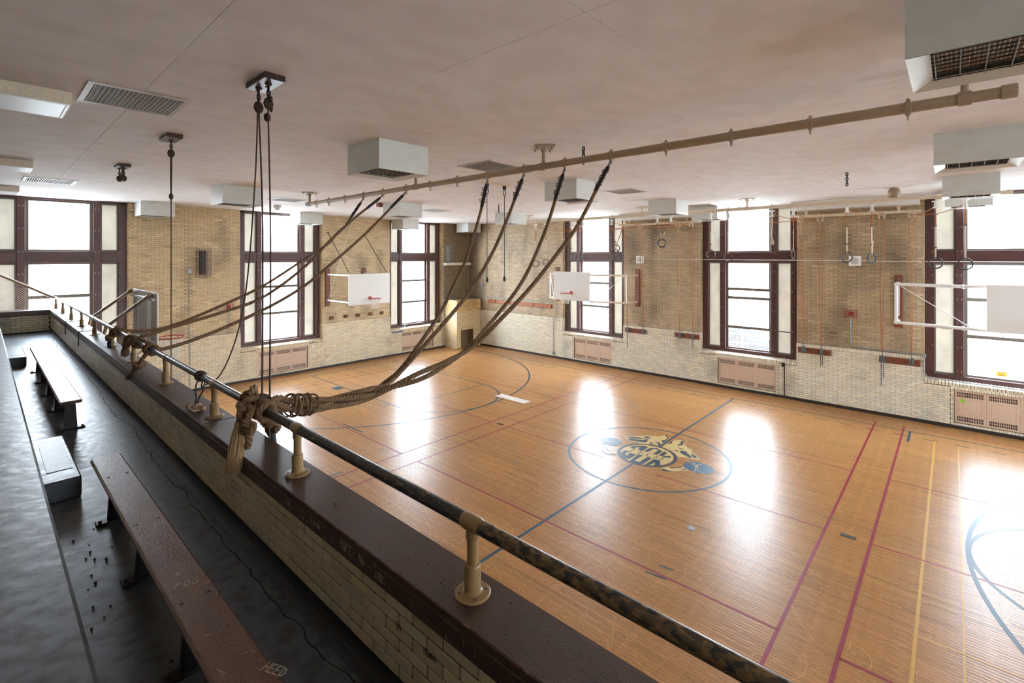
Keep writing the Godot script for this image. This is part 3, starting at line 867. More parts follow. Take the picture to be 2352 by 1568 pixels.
func arc(b: MB, c: Vector2, r: float, a0: float, a1: float, w: float, y: float, n := 64) -> void:
	for i in n:
		var p := c + Vector2.from_angle(lerpf(a0, a1, float(i) / n)) * r
		var q := c + Vector2.from_angle(lerpf(a0, a1, float(i + 1) / n)) * r
		var d0 := (p - c).normalized() * w * 0.5
		var d1 := (q - c).normalized() * w * 0.5
		b.quad(Vector3(p.x - d0.x, y, p.y - d0.y), Vector3(q.x - d1.x, y, q.y - d1.y), Vector3(q.x + d1.x, y, q.y + d1.y), Vector3(p.x + d0.x, y, p.y + d0.y))
		# both windings are drawn; keep the normal up
func up_normals(b: MB) -> MB:
	for i in b.n.size(): b.n[i] = Vector3.UP
	for i in range(0, b.v.size(), 3):
		if (b.v[i + 2] - b.v[i]).cross(b.v[i + 1] - b.v[i]).y < 0:
			var t := b.v[i + 1]; b.v[i + 1] = b.v[i + 2]; b.v[i + 2] = t
	return b
func build_markings() -> void:
	var y := 0.0016
	var t := thing("court_marking", "blue basketball court lines painted on the maple floor", "floor marking", Vector3(-5.5, 0, -10.9))
	var b: MB
	var bar := func(tt: Node3D, called: String, m: Material, x0: float, z0: float, x1: float, z1: float, w: float, yy := 0.0016) -> void:
		var q := mb(tt)
		q.strip(Vector3(x0, yy, z0), Vector3(x1, yy, z1), w)
		part(tt, called, up_normals(q), m)
	var bow := func(tt: Node3D, called: String, c: Vector2, r: float, a0: float, a1: float, w: float, yy: float) -> void:
		var q := mb(tt)
		arc(q, c, r, a0, a1, w, yy, 96)
		part(tt, called, up_normals(q), M.line_blue)
	for s in [[-19.1, -13.08], [8.1, 2.08]]:
		bar.call(t, "end_line", M.line_blue, s[0], -17.23, s[0], -4.7, 0.05)
		bar.call(t, "lane_line", M.line_blue, s[0], -9.0, s[1], -9.0, 0.05)
		bar.call(t, "lane_line", M.line_blue, s[0], -12.77, s[1], -12.77, 0.05)
		bar.call(t, "free_throw_line", M.line_blue, s[1], -12.77, s[1], -9.0, 0.05)
	for z in [-17.23, -4.7]: bar.call(t, "side_line", M.line_blue, -19.1, z, 8.1, z, 0.05)
	bar.call(t, "centre_line", M.line_blue, -5.5, -17.23, -5.5, -11.62, 0.06)
	bar.call(t, "centre_line", M.line_blue, -5.5, -10.18, -5.5, -4.7, 0.06)
	bow.call(t, "centre_circle", Vector2(-5.5, -10.9), 1.87, 0, TAU, 0.055, y)
	bow.call(t, "free_throw_circle", Vector2(-13.08, -10.885), 1.885, -PI / 2, PI / 2, 0.055, y)
	bow.call(t, "free_throw_circle", Vector2(2.08, -10.885), 1.885, PI / 2, PI * 1.5, 0.055, y)
	bow.call(t, "three_point_arc", Vector2(-17.45, -10.9), 6.27, -1.72, 1.72, 0.06, y + 0.0004)
	bow.call(t, "three_point_arc", Vector2(6.45, -10.9), 6.27, PI - 1.72, PI + 1.72, 0.06, y + 0.0004)
	for e in [[-15.5, -12.87], [-14.5, -12.87], [-13.5, -12.87], [-14.54, -8.87], [-13.55, -8.87]]: bar.call(t, "hash_mark", M.line_blue, e[0], e[1] - 0.1, e[0], e[1] + 0.1, 0.05)
	for e in [[-0.87, -17.2, -0.87, -16.25, 0.05], [-10.1, -5.43, -10.1, -5.0, 0.05], [-16.85, -8.8, -16.45, -8.8, 0.3], [-16.85, -12.97, -16.45, -12.97, 0.3], [-3.47, -6.83, -3.16, -6.88, 0.03], [-3.38, -7.12, -3.17, -7.14, 0.03]]:
		bar.call(t, "hash_mark", M.line_blue, e[0], e[1], e[2], e[3], e[4], 0.0024)
	t = thing("dashed_marking", "dark dashed restraining lines inside the side and end lines", "floor marking", Vector3(-5.5, 0, -16.75))
	for i in 42: bar.call(t, "dash", M.line_black, -17.95 + i * 0.62, -16.75, -17.64 + i * 0.62, -16.75, 0.04)
	for i in 20: bar.call(t, "dash", M.line_black, -18.12, -16.4 + i * 0.63, -18.12, -16.1 + i * 0.63, 0.04)
	bar.call(t, "dash", M.line_black, -12.96, -7.02, -11.97, -7.04, 0.05, 0.0024)
	t = thing("badminton_marking", "thin dark red game lines crossing the maple floor", "floor marking", Vector3(-5.5, 0, -10.0))
	for x in [-17.7, -9.95, -9.3, -1.67, -1.02, 6.7]: bar.call(t, "cross_line", M.line_red, x, -17.64, x, -4.2, 0.045, 0.0018)
	for z in [-17.64, -13.19, -10.04, -6.92]:
		for e in [[-17.7, -9.95], [-9.3, -1.67], [-1.02, 6.7]]:
			if absf(z + 10.04) < 0.1 and e[0] == -9.3:
				bar.call(t, "long_line", M.line_red, e[0], z, -6.2, z, 0.035, 0.0018)
				bar.call(t, "long_line", M.line_red, -4.85, z, e[1], z, 0.035, 0.0018)
			else:
				bar.call(t, "long_line", M.line_red, e[0], z, e[1], z, 0.035, 0.0018)
	t = thing("volleyball_marking", "yellow game lines across the worn end of the floor", "floor marking", Vector3(0, 0, -11.0))
	for e in [[-0.35, -16.75, -0.35, -4.2, 0.04], [0.1, -16.7, 0.1, -4.2, 0.022], [-0.35, -8.0, 6.0, -8.0, 0.025], [-15.5, -8.02, -13.0, -8.02, 0.03]]: bar.call(t, "game_line", M.line_yellow, e[0], e[1], e[2], e[3], e[4])
	b = MB.new(); b.o = Vector3(-11.05, 0, -12.15)
	b.strip(Vector3(-11.7, 0.0026, -12.15), Vector3(-10.38, 0.0026, -12.15), 0.34)
	single("floor_tape", up_normals(b), M.tape_white, "pale rectangle of tape stuck across the blue free throw circle", "tape")
	# floor plates
	for e in [[-1.33, -10.04, 0.09, "dark metal floor socket plate between the two red lines"], [-9.63, -10.06, 0.09, "dark metal floor socket plate by the crossing red lines"], [-3.43, -8.47, 0.07, "round worn metal floor plate below the team emblem"], [-7.57, -14.16, 0.06, "round metal floor plate under the far court line"], [-7.57, -8.48, 0.06, "round metal floor plate beyond the front railing"]]:
		var q := MB.new(); q.o = Vector3(e[0], 0, e[1])
		if e[2] > 0.08: q.bev(Vector3(e[0], 0.002, e[1]), Vector3(0.22, 0.006, 0.1), 0.002)
		else: q.lathe(Vector3(e[0], 0.0, e[1]), Vector3.UP, [[e[2], 0], [e[2], 0.003], [e[2] * 0.6, 0.0045], [0, 0.0045]], 16)
		single("floor_plate", q, M.steel if e[2] < 0.08 else M.iron_dark, e[3], "floor plate")
	# emblem
	t = thing("floor_emblem", "painted team emblem of two wolf heads and basketballs in the centre circle", "emblem", Vector3(-5.5, 0, -10.9))
	var flat := func(polys: Array, yy: float, name: String, m: Material) -> void:
		for p in polys:
			var pv := PackedVector2Array()
			for i in range(0, p.size(), 2): pv.append(Vector2(p[i], p[i + 1]))
			var q := MB.new()
			var idx := Geometry2D.triangulate_polygon(pv)
			for i in range(0, idx.size(), 3):
				q.tri(Vector3(pv[idx[i]].x, yy, pv[idx[i]].y), Vector3(pv[idx[i + 1]].x, yy, pv[idx[i + 1]].y), Vector3(pv[idx[i + 2]].x, yy, pv[idx[i + 2]].y))
			if q.v.size(): part(t, name, up_normals(q), m)
	var disc := MB.new()
	disc.lathe(Vector3(0, y + 0.0004, 0), Vector3.UP, [[0.61, 0], [0, 0.00001]], 48)
	part(t, "disc", up_normals(disc), M.logo_tan)
	var rg := MB.new()
	arc(rg, Vector2.ZERO, 0.665, 0, TAU, 0.075, y + 0.0006, 64)
	part(t, "disc_border", up_normals(rg), M.logo_navy)
	flat.call(LOGO_TAN, y + 0.0006, "tan_field", M.logo_tan)
	flat.call(LOGO_BLUE, y + 0.0008, "ball", M.logo_blue)
	flat.call(LOGO_NAVY, y + 0.0014, "navy_shape", M.logo_navy)
	for e in [[LOGO_NAVY_LINES, M.logo_navy, 0.022, "letter_stroke"], [LOGO_TAN_LINES, M.logo_tan, 0.018, "ball_seam"]]:
		for p in e[0]:
			var q := MB.new()
			for i in range(0, p.size() - 2, 2): q.strip(Vector3(p[i], y + 0.0016, p[i + 1]), Vector3(p[i + 2], y + 0.0016, p[i + 3]), e[2])
			part(t, e[3], up_normals(q), e[1])

func build_room() -> void:
	stain.seed = 7; stain.frequency = 0.05; stain.fractal_octaves = 4
	streak.seed = 17; streak.frequency = 0.05; streak.fractal_octaves = 3
	build_floor()
	# wall with the rings
	var R := wall_frame("wall_right", Vector3(0, 0, -18.5), Vector3.RIGHT, Vector3.BACK, "long tan brick wall with three tall windows and hanging gymnastic rings")
	var soot_r := func(u: float, y: float) -> float:
		var s := -0.05
		if u < -18.6: s += 0.7 * clampf((-18.2 - u) / 1.6, 0, 1)
		for p in [[-2.5, 1.0, 0.16], [-8.8, 0.8, 0.1], [-1.4, 0.5, 0.14], [-9.2, 0.5, 0.1]]:
			s += p[2] * exp(-pow((u - p[0]) / p[1], 2.0))
		return s
	build_wall(R, -20.15, 9.1, [-12.0, -5.5, 1.0], [-11.95, -5.48, 1.0], soot_r, lin(184, 162, 130), lin(220, 210, 186), true)
	var Lw := wall_frame("wall_left", Vector3(-20.15, 0, 0), Vector3.FORWARD, Vector3.RIGHT, "end wall of golden tan brick with three tall windows behind the hoop")
	var soot_l := func(u: float, y: float) -> float:
		var s := -0.08
		if u > 16.7: s += (1.05 if y > 2.5 else 0.0) * (0.55 + 0.45 * clampf((4.8 - absf(y - 4.0)) / 3.0, 0, 1))
		if y < 3.0 and u < 14: s += 0.12
		return s
	build_wall(Lw, -3.0, 18.5, [1.66, 8.3, 14.95], [8.3, 14.95], soot_l, lin(208, 184, 144), lin(224, 208, 176), true)
	# unseen end and back of the hall
	var E := wall_frame("wall_end", Vector3(9.1, 0, 0), Vector3.BACK, Vector3.LEFT, "end wall with windows, behind the right edge of the view")
	build_wall(E, -18.6, 3.0, [-14.95, -8.3, -1.66], [], func(_u, _y): return 0.0, Color.WHITE, Color.WHITE, false)
	var wb := MB.new(); wb.o = Vector3(-5.5, 0, 3.0)
	wb.span(Vector3(-20.6, 0, 3.0), Vector3(9.6, CEIL + 0.2, 3.4))
	single("wall_back", wb, M.back_wall, "plain tan wall behind the gallery seats", "wall", "", "structure")
	wb = MB.new(); wb.o = Vector3(-5.5, 0, -1.6)
	wb.span(Vector3(-19.45, -0.2, -1.55), Vector3(9.1, 2.55, -1.35))
	single("wall_front", wb, M.back_wall, "plain wall below the gallery", "wall", "", "structure")
	# windows
	var lab := "tall dark wood window with cream side panels "
	window(1, Lw, 1.66, [2.52, 3.58], lab + "beside the gallery end and its mesh guard")
	window(2, Lw, 8.3, [2.52, 3.60], lab + "between the caged wall heater and the end hoop")
	window(3, Lw, 14.95, [2.52, 3.60], lab + "near the brick alcove, bottle on its sill")
	window(4, R, -12.0, [2.57, 3.62], lab + "behind the white backboard on the ring wall")
	window(5, R, -5.5, [2.22, 3.30, 3.62], lab + "with the chain link fence seen through it")
	window(6, R, 1.0, [2.56, 3.60], lab + "behind the hoop board with a long side arm")
	window(7, E, -14.95, [2.52, 3.58], lab + "in the unseen end wall, far one")
	window(8, E, -8.3, [2.52, 3.58], lab + "in the unseen end wall, middle one")
	window(9, E, -1.66, [2.52, 3.58], lab + "in the unseen end wall, by the gallery")
	# radiators
	radiator(Lw, 8.3, 0.97, 0.16, 1.07, "pink-beige slotted radiator cover with green spot, left of rust stained bricks", [[-0.83, 0.52, 0.04, "green"], [0.84, 0.6, 0.035, "tape_white"]])
	radiator(Lw, 14.95, 0.97, 0.16, 1.07, "pink-beige slotted radiator cover beside the brick alcove", [[-0.86, 0.52, 0.03, "green"]])
	radiator(R, -11.95, 0.97, 0.16, 1.07, "pink-beige slotted radiator cover below the hoop board and conduit", [[-0.86, 0.62, 0.03, "green"]])
	radiator(R, -5.48, 0.97, 0.16, 1.07, "pink-beige slotted radiator cover under the window with the fence", [[-0.88, 0.62, 0.025, "green"], [0.86, 0.55, 0.03, "tape_white"]])
	radiator(R, 1.0, 0.97, 0.16, 1.07, "pink-beige slotted radiator cover with big green spot under yellow sticker", [[-0.8, 0.62, 0.05, "green"]])
	# ceiling with recessed joints between the plaster bays
	var c := Node3D.new()
	c.name = "ceiling"
	add_child(c)
	tag(c, "flat off-white plaster ceiling with faint joints over the whole hall", "ceiling", "", "structure")
	var b := MB.new()
	b.span(Vector3(-20.7, CEIL + 0.006, -19.1), Vector3(9.7, CEIL + 0.3, 3.5))
	part(c, "slab", b, M.plaster_crack)
	var xs := [-20.7, -17.3, -12.6, -9.6, -5.05, -2.0, 1.5, 5.0, 9.7]
	var zs := [-19.1, -15.6, -12.5, -9.2, -6.3, -3.0, -1.2, 0.9, 3.5]
	for i in xs.size() - 1:
		for j in zs.size() - 1:
			var q := MB.new()
			q.span(Vector3(xs[i] + 0.0022, CEIL, zs[j] + 0.0022), Vector3(xs[i + 1] - 0.0022, CEIL + 0.02, zs[j + 1] - 0.0022))
			part(c, "plaster_bay", q, M.plaster)
	# dropped soffits over the brick piers of the ring wall
	for e in [[-10.33, -6.93, "soffit"], [-3.95, -0.72, "soffit"], [2.7, 6.0, "soffit"]]:
		b = MB.new(); b.o = Vector3((e[0] + e[1]) * 0.5, 6.32, -18.25)
		b.bev(Vector3((e[0] + e[1]) * 0.5, 6.46, -18.25), Vector3(e[1] - e[0], 0.28, 0.5), 0.006)
		single("trim_%d" % (1 + int(used.get("soffit", 0))), b, M.white_paint, "white boxed soffit over a brick pier of the ring wall", "soffit", "soffits over the brick piers", "structure")
		used["soffit"] = used.get("soffit", 0) + 1
	# brick alcove box in the far corner
	var A := wall_frame("wall_alcove", Vector3(-19.1, 0, -18.43), Vector3.FORWARD, Vector3.RIGHT, "low brick box in the far corner with a small square opening")
	b = MB.new()
	slab(b, -1.72, 0.0, 0.0, 2.53, -0.95, -0.008, [[-1.44, -0.56, 0.0, 0.95]])
	b.span(Vector3(-1.44, 0.0, -0.95), Vector3(-0.56, 0.95, -0.42))
	var bo := MeshInstance3D.new()
	bo.name = "backing"; bo.mesh = b.mesh(); bo.mesh.surface_set_material(0, M.mortar)
	A.node.add_child(bo)
	var lo := func(u: float, y: float) -> Color: return tone_lower(u, y, lin(216, 192, 148))
	var up := func(u: float, y: float) -> Color: return tone_upper(u, y, lin(206, 172, 116), -0.05)
	var list := lay(Transform3D.IDENTITY, -1.72, 0.0, 0.0, 1.92, [[-1.44, -0.56, -1.0, 1.03]], 0.242, 0.0665, lo)
	list += lay(Transform3D.IDENTITY, -1.5, -0.5, 0.95, 1.05, [], 0.07, 0.1, lo)
	list += lay(Transform3D.IDENTITY, -1.72, 0.0, 1.92, 2.53, [], 0.242, 0.0665, up)
	var side := Transform3D(Basis(Vector3(0, 0, 1), Vector3.UP, Vector3(-1, 0, 0)), Vector3(-1.728, 0, -0.95))
	list += lay(side, 0.0, 0.95, 0.0, 1.92, [], 0.242, 0.0665, lo)
	list += lay(side, 0.0, 0.95, 1.92, 2.53, [], 0.242, 0.0665, up)
	set_bricks(A.node, list, M.brick)
	# rust drips on the bricks below the end window
	for i in 26:
		var u := 9.55 + rng.randf() * 0.6
		var yy := 0.45 + rng.randf() * 0.62
		if rng.randf() < 0.6: u = [9.72, 9.98, 10.05][i % 3] + rng.randf_range(-0.03, 0.03)
		b = MB.new(); b.o = Vector3(-20.08, yy, -u)
		b.ball(Vector3(-20.083, yy, -u), Vector3(0.0045, rng.randf_range(0.012, 0.05), rng.randf_range(0.008, 0.02)), 7, 5)
		var ob := part(Lw.node, "rust_stain", b, M.rust)
		ob.transform = Lw.node.transform.affine_inverse() * Transform3D(Basis.IDENTITY, b.o)

# ------------------------------------------------------------------ the gallery
func scrawl(t: Node3D, strokes: Array, o: Vector3, bx: Vector3, by: Vector3, s: float, w: float, m: Material, called: String, base: Vector3) -> void:
	var b := MB.new()
	var nn := bx.cross(by).normalized()
	for st in strokes:
		for i in range(0, st.size() - 2, 2):
			var p: Vector3 = o + (bx * st[i] + by * st[i + 1]) * s
			var q: Vector3 = o + (bx * st[i + 2] + by * st[i + 3]) * s
			var d := (q - p).normalized()
			b.box((p + q) * 0.5 + nn * 0.0006, Vector3((q - p).length() + w, w, 0.0012), Basis(d, nn.cross(d), nn))
	b.o = base
	var c := b.v.size()
	for i in c: b.v[i] -= base
	part(t, called, b, m)
const GLYPH := {
	"L": [[0.1, 1.0, 0, 0, 0.5, 0.05]], "E": [[0.5, 1, 0, 1, 0, 0, 0.5, 0], [0, 0.5, 0.4, 0.5]], "H": [[0, 0, 0, 1], [0.5, 0, 0.5, 1], [0, 0.5, 0.5, 0.5]], "D": [[0, 0, 0, 1, 0.4, 0.8, 0.5, 0.5, 0.4, 0.1, 0, 0]],
	"5": [[0.5, 1, 0.05, 1, 0, 0.55, 0.4, 0.6, 0.5, 0.25, 0.3, 0, 0, 0.1]], "4": [[0.15, 1, 0, 0.4, 0.5, 0.4], [0.35, 0.8, 0.35, 0]], "Y": [[0, 1, 0.25, 0.5, 0.5, 1], [0.25, 0.5, 0.2, -0.2]], "W": [[0, 1, 0.15, 0, 0.3, 0.7, 0.45, 0, 0.6, 1]],
	"O": [[0.25, 1, 0, 0.5, 0.25, 0, 0.5, 0.5, 0.25, 1]], "N": [[0, 0, 0, 1, 0.5, 0, 0.5, 1]], "S": [[0.5, 0.9, 0.2, 1, 0.05, 0.7, 0.45, 0.35, 0.3, 0, 0, 0.1]], "B": [[0, 0, 0, 1, 0.4, 0.85, 0.05, 0.55, 0.45, 0.3, 0, 0]], "K": [[0, 0, 0, 1], [0.45, 1, 0, 0.5, 0.5, 0]],
	"R": [[0, 0, 0, 1, 0.45, 0.8, 0, 0.5, 0.5, 0]], "I": [[0.2, 0, 0.2, 1], [0, 1, 0.45, 1]], "P": [[0, 0, 0, 1, 0.45, 0.8, 0, 0.5]], "T": [[0, 1, 0.5, 1], [0.25, 1, 0.25, 0]], ".": [[0, 0, 0.06, 0.02]], "A": [[0, 0, 0.25, 1, 0.5, 0], [0.1, 0.4, 0.4, 0.4]], "G": [[0.5, 0.9, 0.2, 1, 0, 0.5, 0.2, 0, 0.5, 0.15, 0.5, 0.5, 0.3, 0.5]]}
func word(txt: String) -> Array:
	var out := []
	for i in txt.length():
		for st in GLYPH.get(txt[i], []):
			var q := []
			for k in range(0, st.size(), 2): q.append_array([st[k] * (1.0 if txt[i] != "W" else 1.1) + i * 0.72, st[k + 1]])
			out.append(q)
	return out

func build_gallery() -> void:
	# floor and tiers
	var g := Node3D.new()
	g.name = "floor_gallery"
	add_child(g)
	tag(g, "dark grey painted concrete gallery floor and steps, worn and shiny", "floor", "", "structure")
	var b := MB.new()
	b.bev(Vector3(-5.2, GAL - 0.15, -0.6), Vector3(28.4, 0.3, 1.7), 0.004)
	part(g, "walkway", b, M.concrete)
	for i in 3:
		b = MB.new()
		b.bev(Vector3(-5.2, TIER + i * 0.36 - 0.3, -0.33 + i * 0.9 + 2.0), Vector3(28.4, 0.6, 4.0), 0.018)
		part(g, "seating_step", b, M.concrete)
	b = MB.new()   # cove along the foot of the parapet
	var cove := PackedVector2Array([Vector2(0, 0), Vector2(0.075, 0), Vector2(0.045, 0.012), Vector2(0.022, 0.032), Vector2(0.008, 0.062), Vector2(0, 0.11)])
	b.prism(cove, Vector3(9.0, GAL, -1.345), Vector3.BACK, Vector3.UP, 0.0001)
	for i in 5:
		var p := cove[i + 1] if i < 5 else cove[0]
		var q := cove[(i + 2) % 6]
		b.quad(Vector3(-19.0, GAL + p.y, -1.345 + p.x), Vector3(9.0, GAL + p.y, -1.345 + p.x), Vector3(9.0, GAL + q.y, -1.345 + q.x), Vector3(-19.0, GAL + q.y, -1.345 + q.x))
	part(g, "cove", b, M.base_black)
	# crack along the walkway
	b = MB.new()
	var x := -18.0
	var z := -1.235
	while x < 0.0:
		var nx := x + rng.randf_range(0.04, 0.12)
		var nz := clampf(z + rng.randf_range(-0.025, 0.025), -1.27, -1.20)
		b.strip(Vector3(x, GAL + 0.0006, z), Vector3(nx, GAL + 0.0006, nz), rng.randf_range(0.004, 0.012))
		x = nx; z = nz
	part(g, "crack", up_normals(b), M.black)
	for e in [[-7.1, -5.66, "worn concrete step block between the two benches"], [-14.85, -13.2, "worn concrete step block beyond the far bench"]]:
		b = MB.new(); b.o = Vector3((e[0] + e[1]) * 0.5, GAL, -0.46)
		b.bev(Vector3((e[0] + e[1]) * 0.5, GAL + 0.09, -0.46), Vector3(e[1] - e[0], 0.18, 0.28), 0.012)
		var sb := single("step_block", b, M.concrete, e[2], "step", "step blocks on the gallery")
		var pad := MB.new(); pad.o = b.o
		pad.bev(Vector3((e[0] + e[1]) * 0.5 - 0.05, GAL + 0.1812, -0.48), Vector3(e[1] - e[0] - 0.45, 0.004, 0.17), 0.001)
		part(sb, "tread_patch", pad, M.worn_patch)
	# parapet
	var P := wall_frame("wall_parapet", Vector3(0, 0, -1.335), Vector3.LEFT, Vector3.BACK, "low cream glazed brick parapet of the gallery under a dark wood coping")
	P.node.transform = Transform3D(Basis(Vector3.RIGHT, Vector3.UP, Vector3.BACK), Vector3(0, 0, -1.335))
	b = MB.new()
	slab(b, -19.35, 9.1, 2.45, COPE - 0.13, -0.24, -0.006, [])
	var bo := MeshInstance3D.new()
	bo.name = "backing"; bo.mesh = b.mesh(); bo.mesh.surface_set_material(0, M.mortar_dark)
	P.node.add_child(bo)
	var tone := func(u: float, y: float) -> Color:
		var c := tone_lower(u, y, lin(208, 192, 160))
		if rng.randf() < 0.2: c = c * 0.86
		return c
	set_bricks(P.node, lay(Transform3D.IDENTITY, -18.95, 9.1, 2.80, COPE - 0.14, [], 0.218, 0.0645, tone, 0.0075), M.brick_glazed)
	# return parapet at the far end
	var Q := wall_frame("wall_gallery_end", Vector3(-18.95, 0, 0), Vector3.FORWARD, Vector3.RIGHT, "short return of the brick parapet under the sloping mesh guard")
	b = MB.new()
	slab(b, -3.0, 1.34, 2.45, COPE - 0.13, -0.4, -0.006, [])
	bo = MeshInstance3D.new()
	bo.name = "backing"; bo.mesh = b.mesh(); bo.mesh.surface_set_material(0, M.mortar_dark)
	Q.node.add_child(bo)
	set_bricks(Q.node, lay(Transform3D.IDENTITY, -1.2, 1.335, 2.72, COPE - 0.14, [], 0.218, 0.0645, tone, 0.0075), M.brick_glazed)
	b = MB.new()
	b.bev(Vector3(-0.8, COPE - 0.067, -0.19), Vector3(4.3, 0.134, 0.44), 0.008)
	bo = MeshInstance3D.new()
	bo.name = "coping_board"; bo.mesh = b.mesh(); bo.mesh.surface_set_material(0, M.coping)
	Q.node.add_child(bo)
	# coping boards of the long parapet
	var cp := thing("coping", "long dark brown wooden coping on the gallery parapet, edges chipped", "coping", Vector3(-5.2, COPE, -1.465))
	for e in [[-19.4, -15.1], [-15.09, -12.88], [-12.87, -4.95], [-4.945, 1.5], [1.505, 9.1]]:
		b = mb(cp)
		b.bev(Vector3((e[0] + e[1]) * 0.5, COPE - 0.022, -1.463), Vector3(e[1] - e[0] - 0.004, 0.044, 0.286), 0.006)
		var cb := part(cp, "coping_board", b, M.coping)
		b = mb(cp)
		b.bev(Vector3((e[0] + e[1]) * 0.5, COPE - 0.088, -1.332), Vector3(e[1] - e[0] - 0.004, 0.088, 0.022), 0.004)
		part(cb, "front_fascia", b, M.coping)
	# chipped, paler front edge
	b = mb(cp)
	x = -6.5
	while x < 0.5:
		var l := rng.randf_range(0.02, 0.09)
		var r := rng.randf_range(0.002, 0.0065)
		b.tube(PackedVector3Array([Vector3(x, COPE - 0.003, -1.3225), Vector3(x + l * 0.5, COPE - 0.004, -1.322), Vector3(x + l, COPE - 0.003, -1.3225)]), [r * 0.3, r, r * 0.3], 5)
		x += l * rng.randf_range(0.75, 1.3)
	part(cp, "chipped_edge", b, M.coping_worn)
	for sx in [-15.1, -12.88]:
		b = mb(cp)
		b.bev(Vector3(sx, COPE - 0.14, -1.314), Vector3(0.05, 0.3, 0.012), 0.003)
		b.bev(Vector3(sx, COPE + 0.004, -1.46), Vector3(0.05, 0.008, 0.3), 0.003)
		for k in 2: b.ball(Vector3(sx, COPE - 0.2 - k * 0.05, -1.306), Vector3(0.012, 0.012, 0.01), 8, 5)
		part(cp, "iron_strap", b, M.rust_iron)
	var fr := -1.3205
	scrawl(cp, word("LEE"), Vector3(-2.12, 3.21, fr), Vector3.RIGHT, Vector3.UP, 0.032, 0.003, M.scratch, "scratched_letters", cp.position)
	scrawl(cp, word("INPT"), Vector3(-2.47, 3.22, fr), Vector3.RIGHT, Vector3.UP, 0.042, 0.002, M.scratch, "scratched_letters", cp.position)
	scrawl(cp, word("S.B.KO"), Vector3(-2.82, 3.225, fr), Vector3.RIGHT, Vector3.UP, 0.028, 0.002, M.scratch, "scratched_letters", cp.position)
	scrawl(cp, word("AK"), Vector3(-2.28, 3.225, fr), Vector3.RIGHT, Vector3.UP, 0.04, 0.0016, M.scratch, "scratched_letters", cp.position)
	for i in 40:
		var sx := rng.randf_range(-3.3, -0.9)
		scrawl(cp, [[0, 0, rng.randf_range(-0.3, 0.3), rng.randf_range(0.2, 1.0)]], Vector3(sx, rng.randf_range(3.19, 3.26), fr), Vector3.RIGHT, Vector3.UP, 0.025, 0.0011, M.scratch, "scratch", cp.position)
	# pen marks on the parapet bricks
	for e in [["54", -1.96, 3.035, 0.034], ["YEWON", -1.75, 3.035, 0.026]]:
		scrawl(P.node, word(e[0]), Vector3(e[1], e[2], 0.0032), Vector3.RIGHT, Vector3.UP, e[3], 0.0022, M.ink, "pen_letters", Vector3.ZERO)
	# railing
	var t := thing("pipe_railing", "long pipe handrail with peeling black paint on tan flanged posts", "railing", Vector3(-5.2, COPE, RAIL_Z))
	var joints := [-19.2, -15.6, -12.0, -8.5, -5.0, -1.55, 2.4, 6.0, 9.0]
	for i in joints.size() - 1:
		b = mb(t)
		b.cyl(Vector3(joints[i], RAIL_Y, RAIL_Z), Vector3(joints[i + 1] - 0.003, RAIL_Y, RAIL_Z), 0.0315, 20)
		part(t, "rail", b, M.rail_worn if i == 5 else M.rail_paint)
	for k in 17:
		var px := -1.575 - 1.762 * (k - 6) if k >= 6 else -1.575 + 1.762 * (6 - k)
		if px > 9.0 or px < -19.3: continue
		b = mb(t)
		b.lathe(Vector3(px, COPE, RAIL_Z), Vector3.UP, [[0.037, 0.008], [0.037, 0.125], [0.033, 0.135], [0.0255, 0.136], [0.0255, 0.245], [0.031, 0.246], [0.031, 0.29], [0.0, 0.292]], 20)
		b.lathe(Vector3(px - 0.06, RAIL_Y, RAIL_Z), Vector3.RIGHT, [[0.031, 0.0], [0.0335, 0.012], [0.036, 0.03], [0.036, 0.09], [0.0335, 0.108], [0.031, 0.12]], 20)
		var post := part(t, "post", b, M.rail_tan)
		b = mb(t)
		b.lathe(Vector3(px, COPE, RAIL_Z), Vector3.UP, [[0.08, 0.0], [0.081, 0.006], [0.076, 0.011], [0.045, 0.013], [0.037, 0.02]], 28)
		part(post, "flange", b, M.rail_tan)
		b = mb(t)
		for q in 4:
			var an := TAU * q / 4 + 0.6
			b.lathe(Vector3(px + cos(an) * 0.06, COPE + 0.010, RAIL_Z + sin(an) * 0.06), Vector3.UP, [[0.0085, 0], [0.0085, 0.0025], [0.004, 0.0045], [0, 0.0045]], 8)
		part(post, "screws", b, M.rail_paint)
	# sloping end rail with wire mesh guard
	t = thing("stair_guard", "sloping handrail with diamond wire mesh guard at the gallery end", "guard rail", Vector3(-19.2, COPE, -0.6))
	b = mb(t)
	var top := smooth(PackedVector3Array([Vector3(-19.2, RAIL_Y, -1.47), Vector3(-19.2, RAIL_Y + 0.03, -1.40), Vector3(-19.2, 3.74, -1.24), Vector3(-19.2, 4.0, -0.84), Vector3(-19.2, 4.3, -0.36), Vector3(-19.2, 4.8, 0.45)]), 0.06)
	b.tube(top, 0.033, 12)
	part(t, "handrail", b, M.rail_tan)
	b = mb(t)
	b.cyl(Vector3(-19.2, COPE + 0.03, -1.28), Vector3(-19.2, COPE + 0.03, 0.45), 0.008, 6)
	b.cyl(Vector3(-19.2, COPE, -1.28), Vector3(-19.2, 3.66, -1.28), 0.008, 6)
	b.cyl(Vector3(-19.2, 3.66, -1.28), Vector3(-19.2, 4.74, 0.45), 0.006, 6)
	part(t, "guard_frame", b, M.mesh_light)
	b = mb(t)
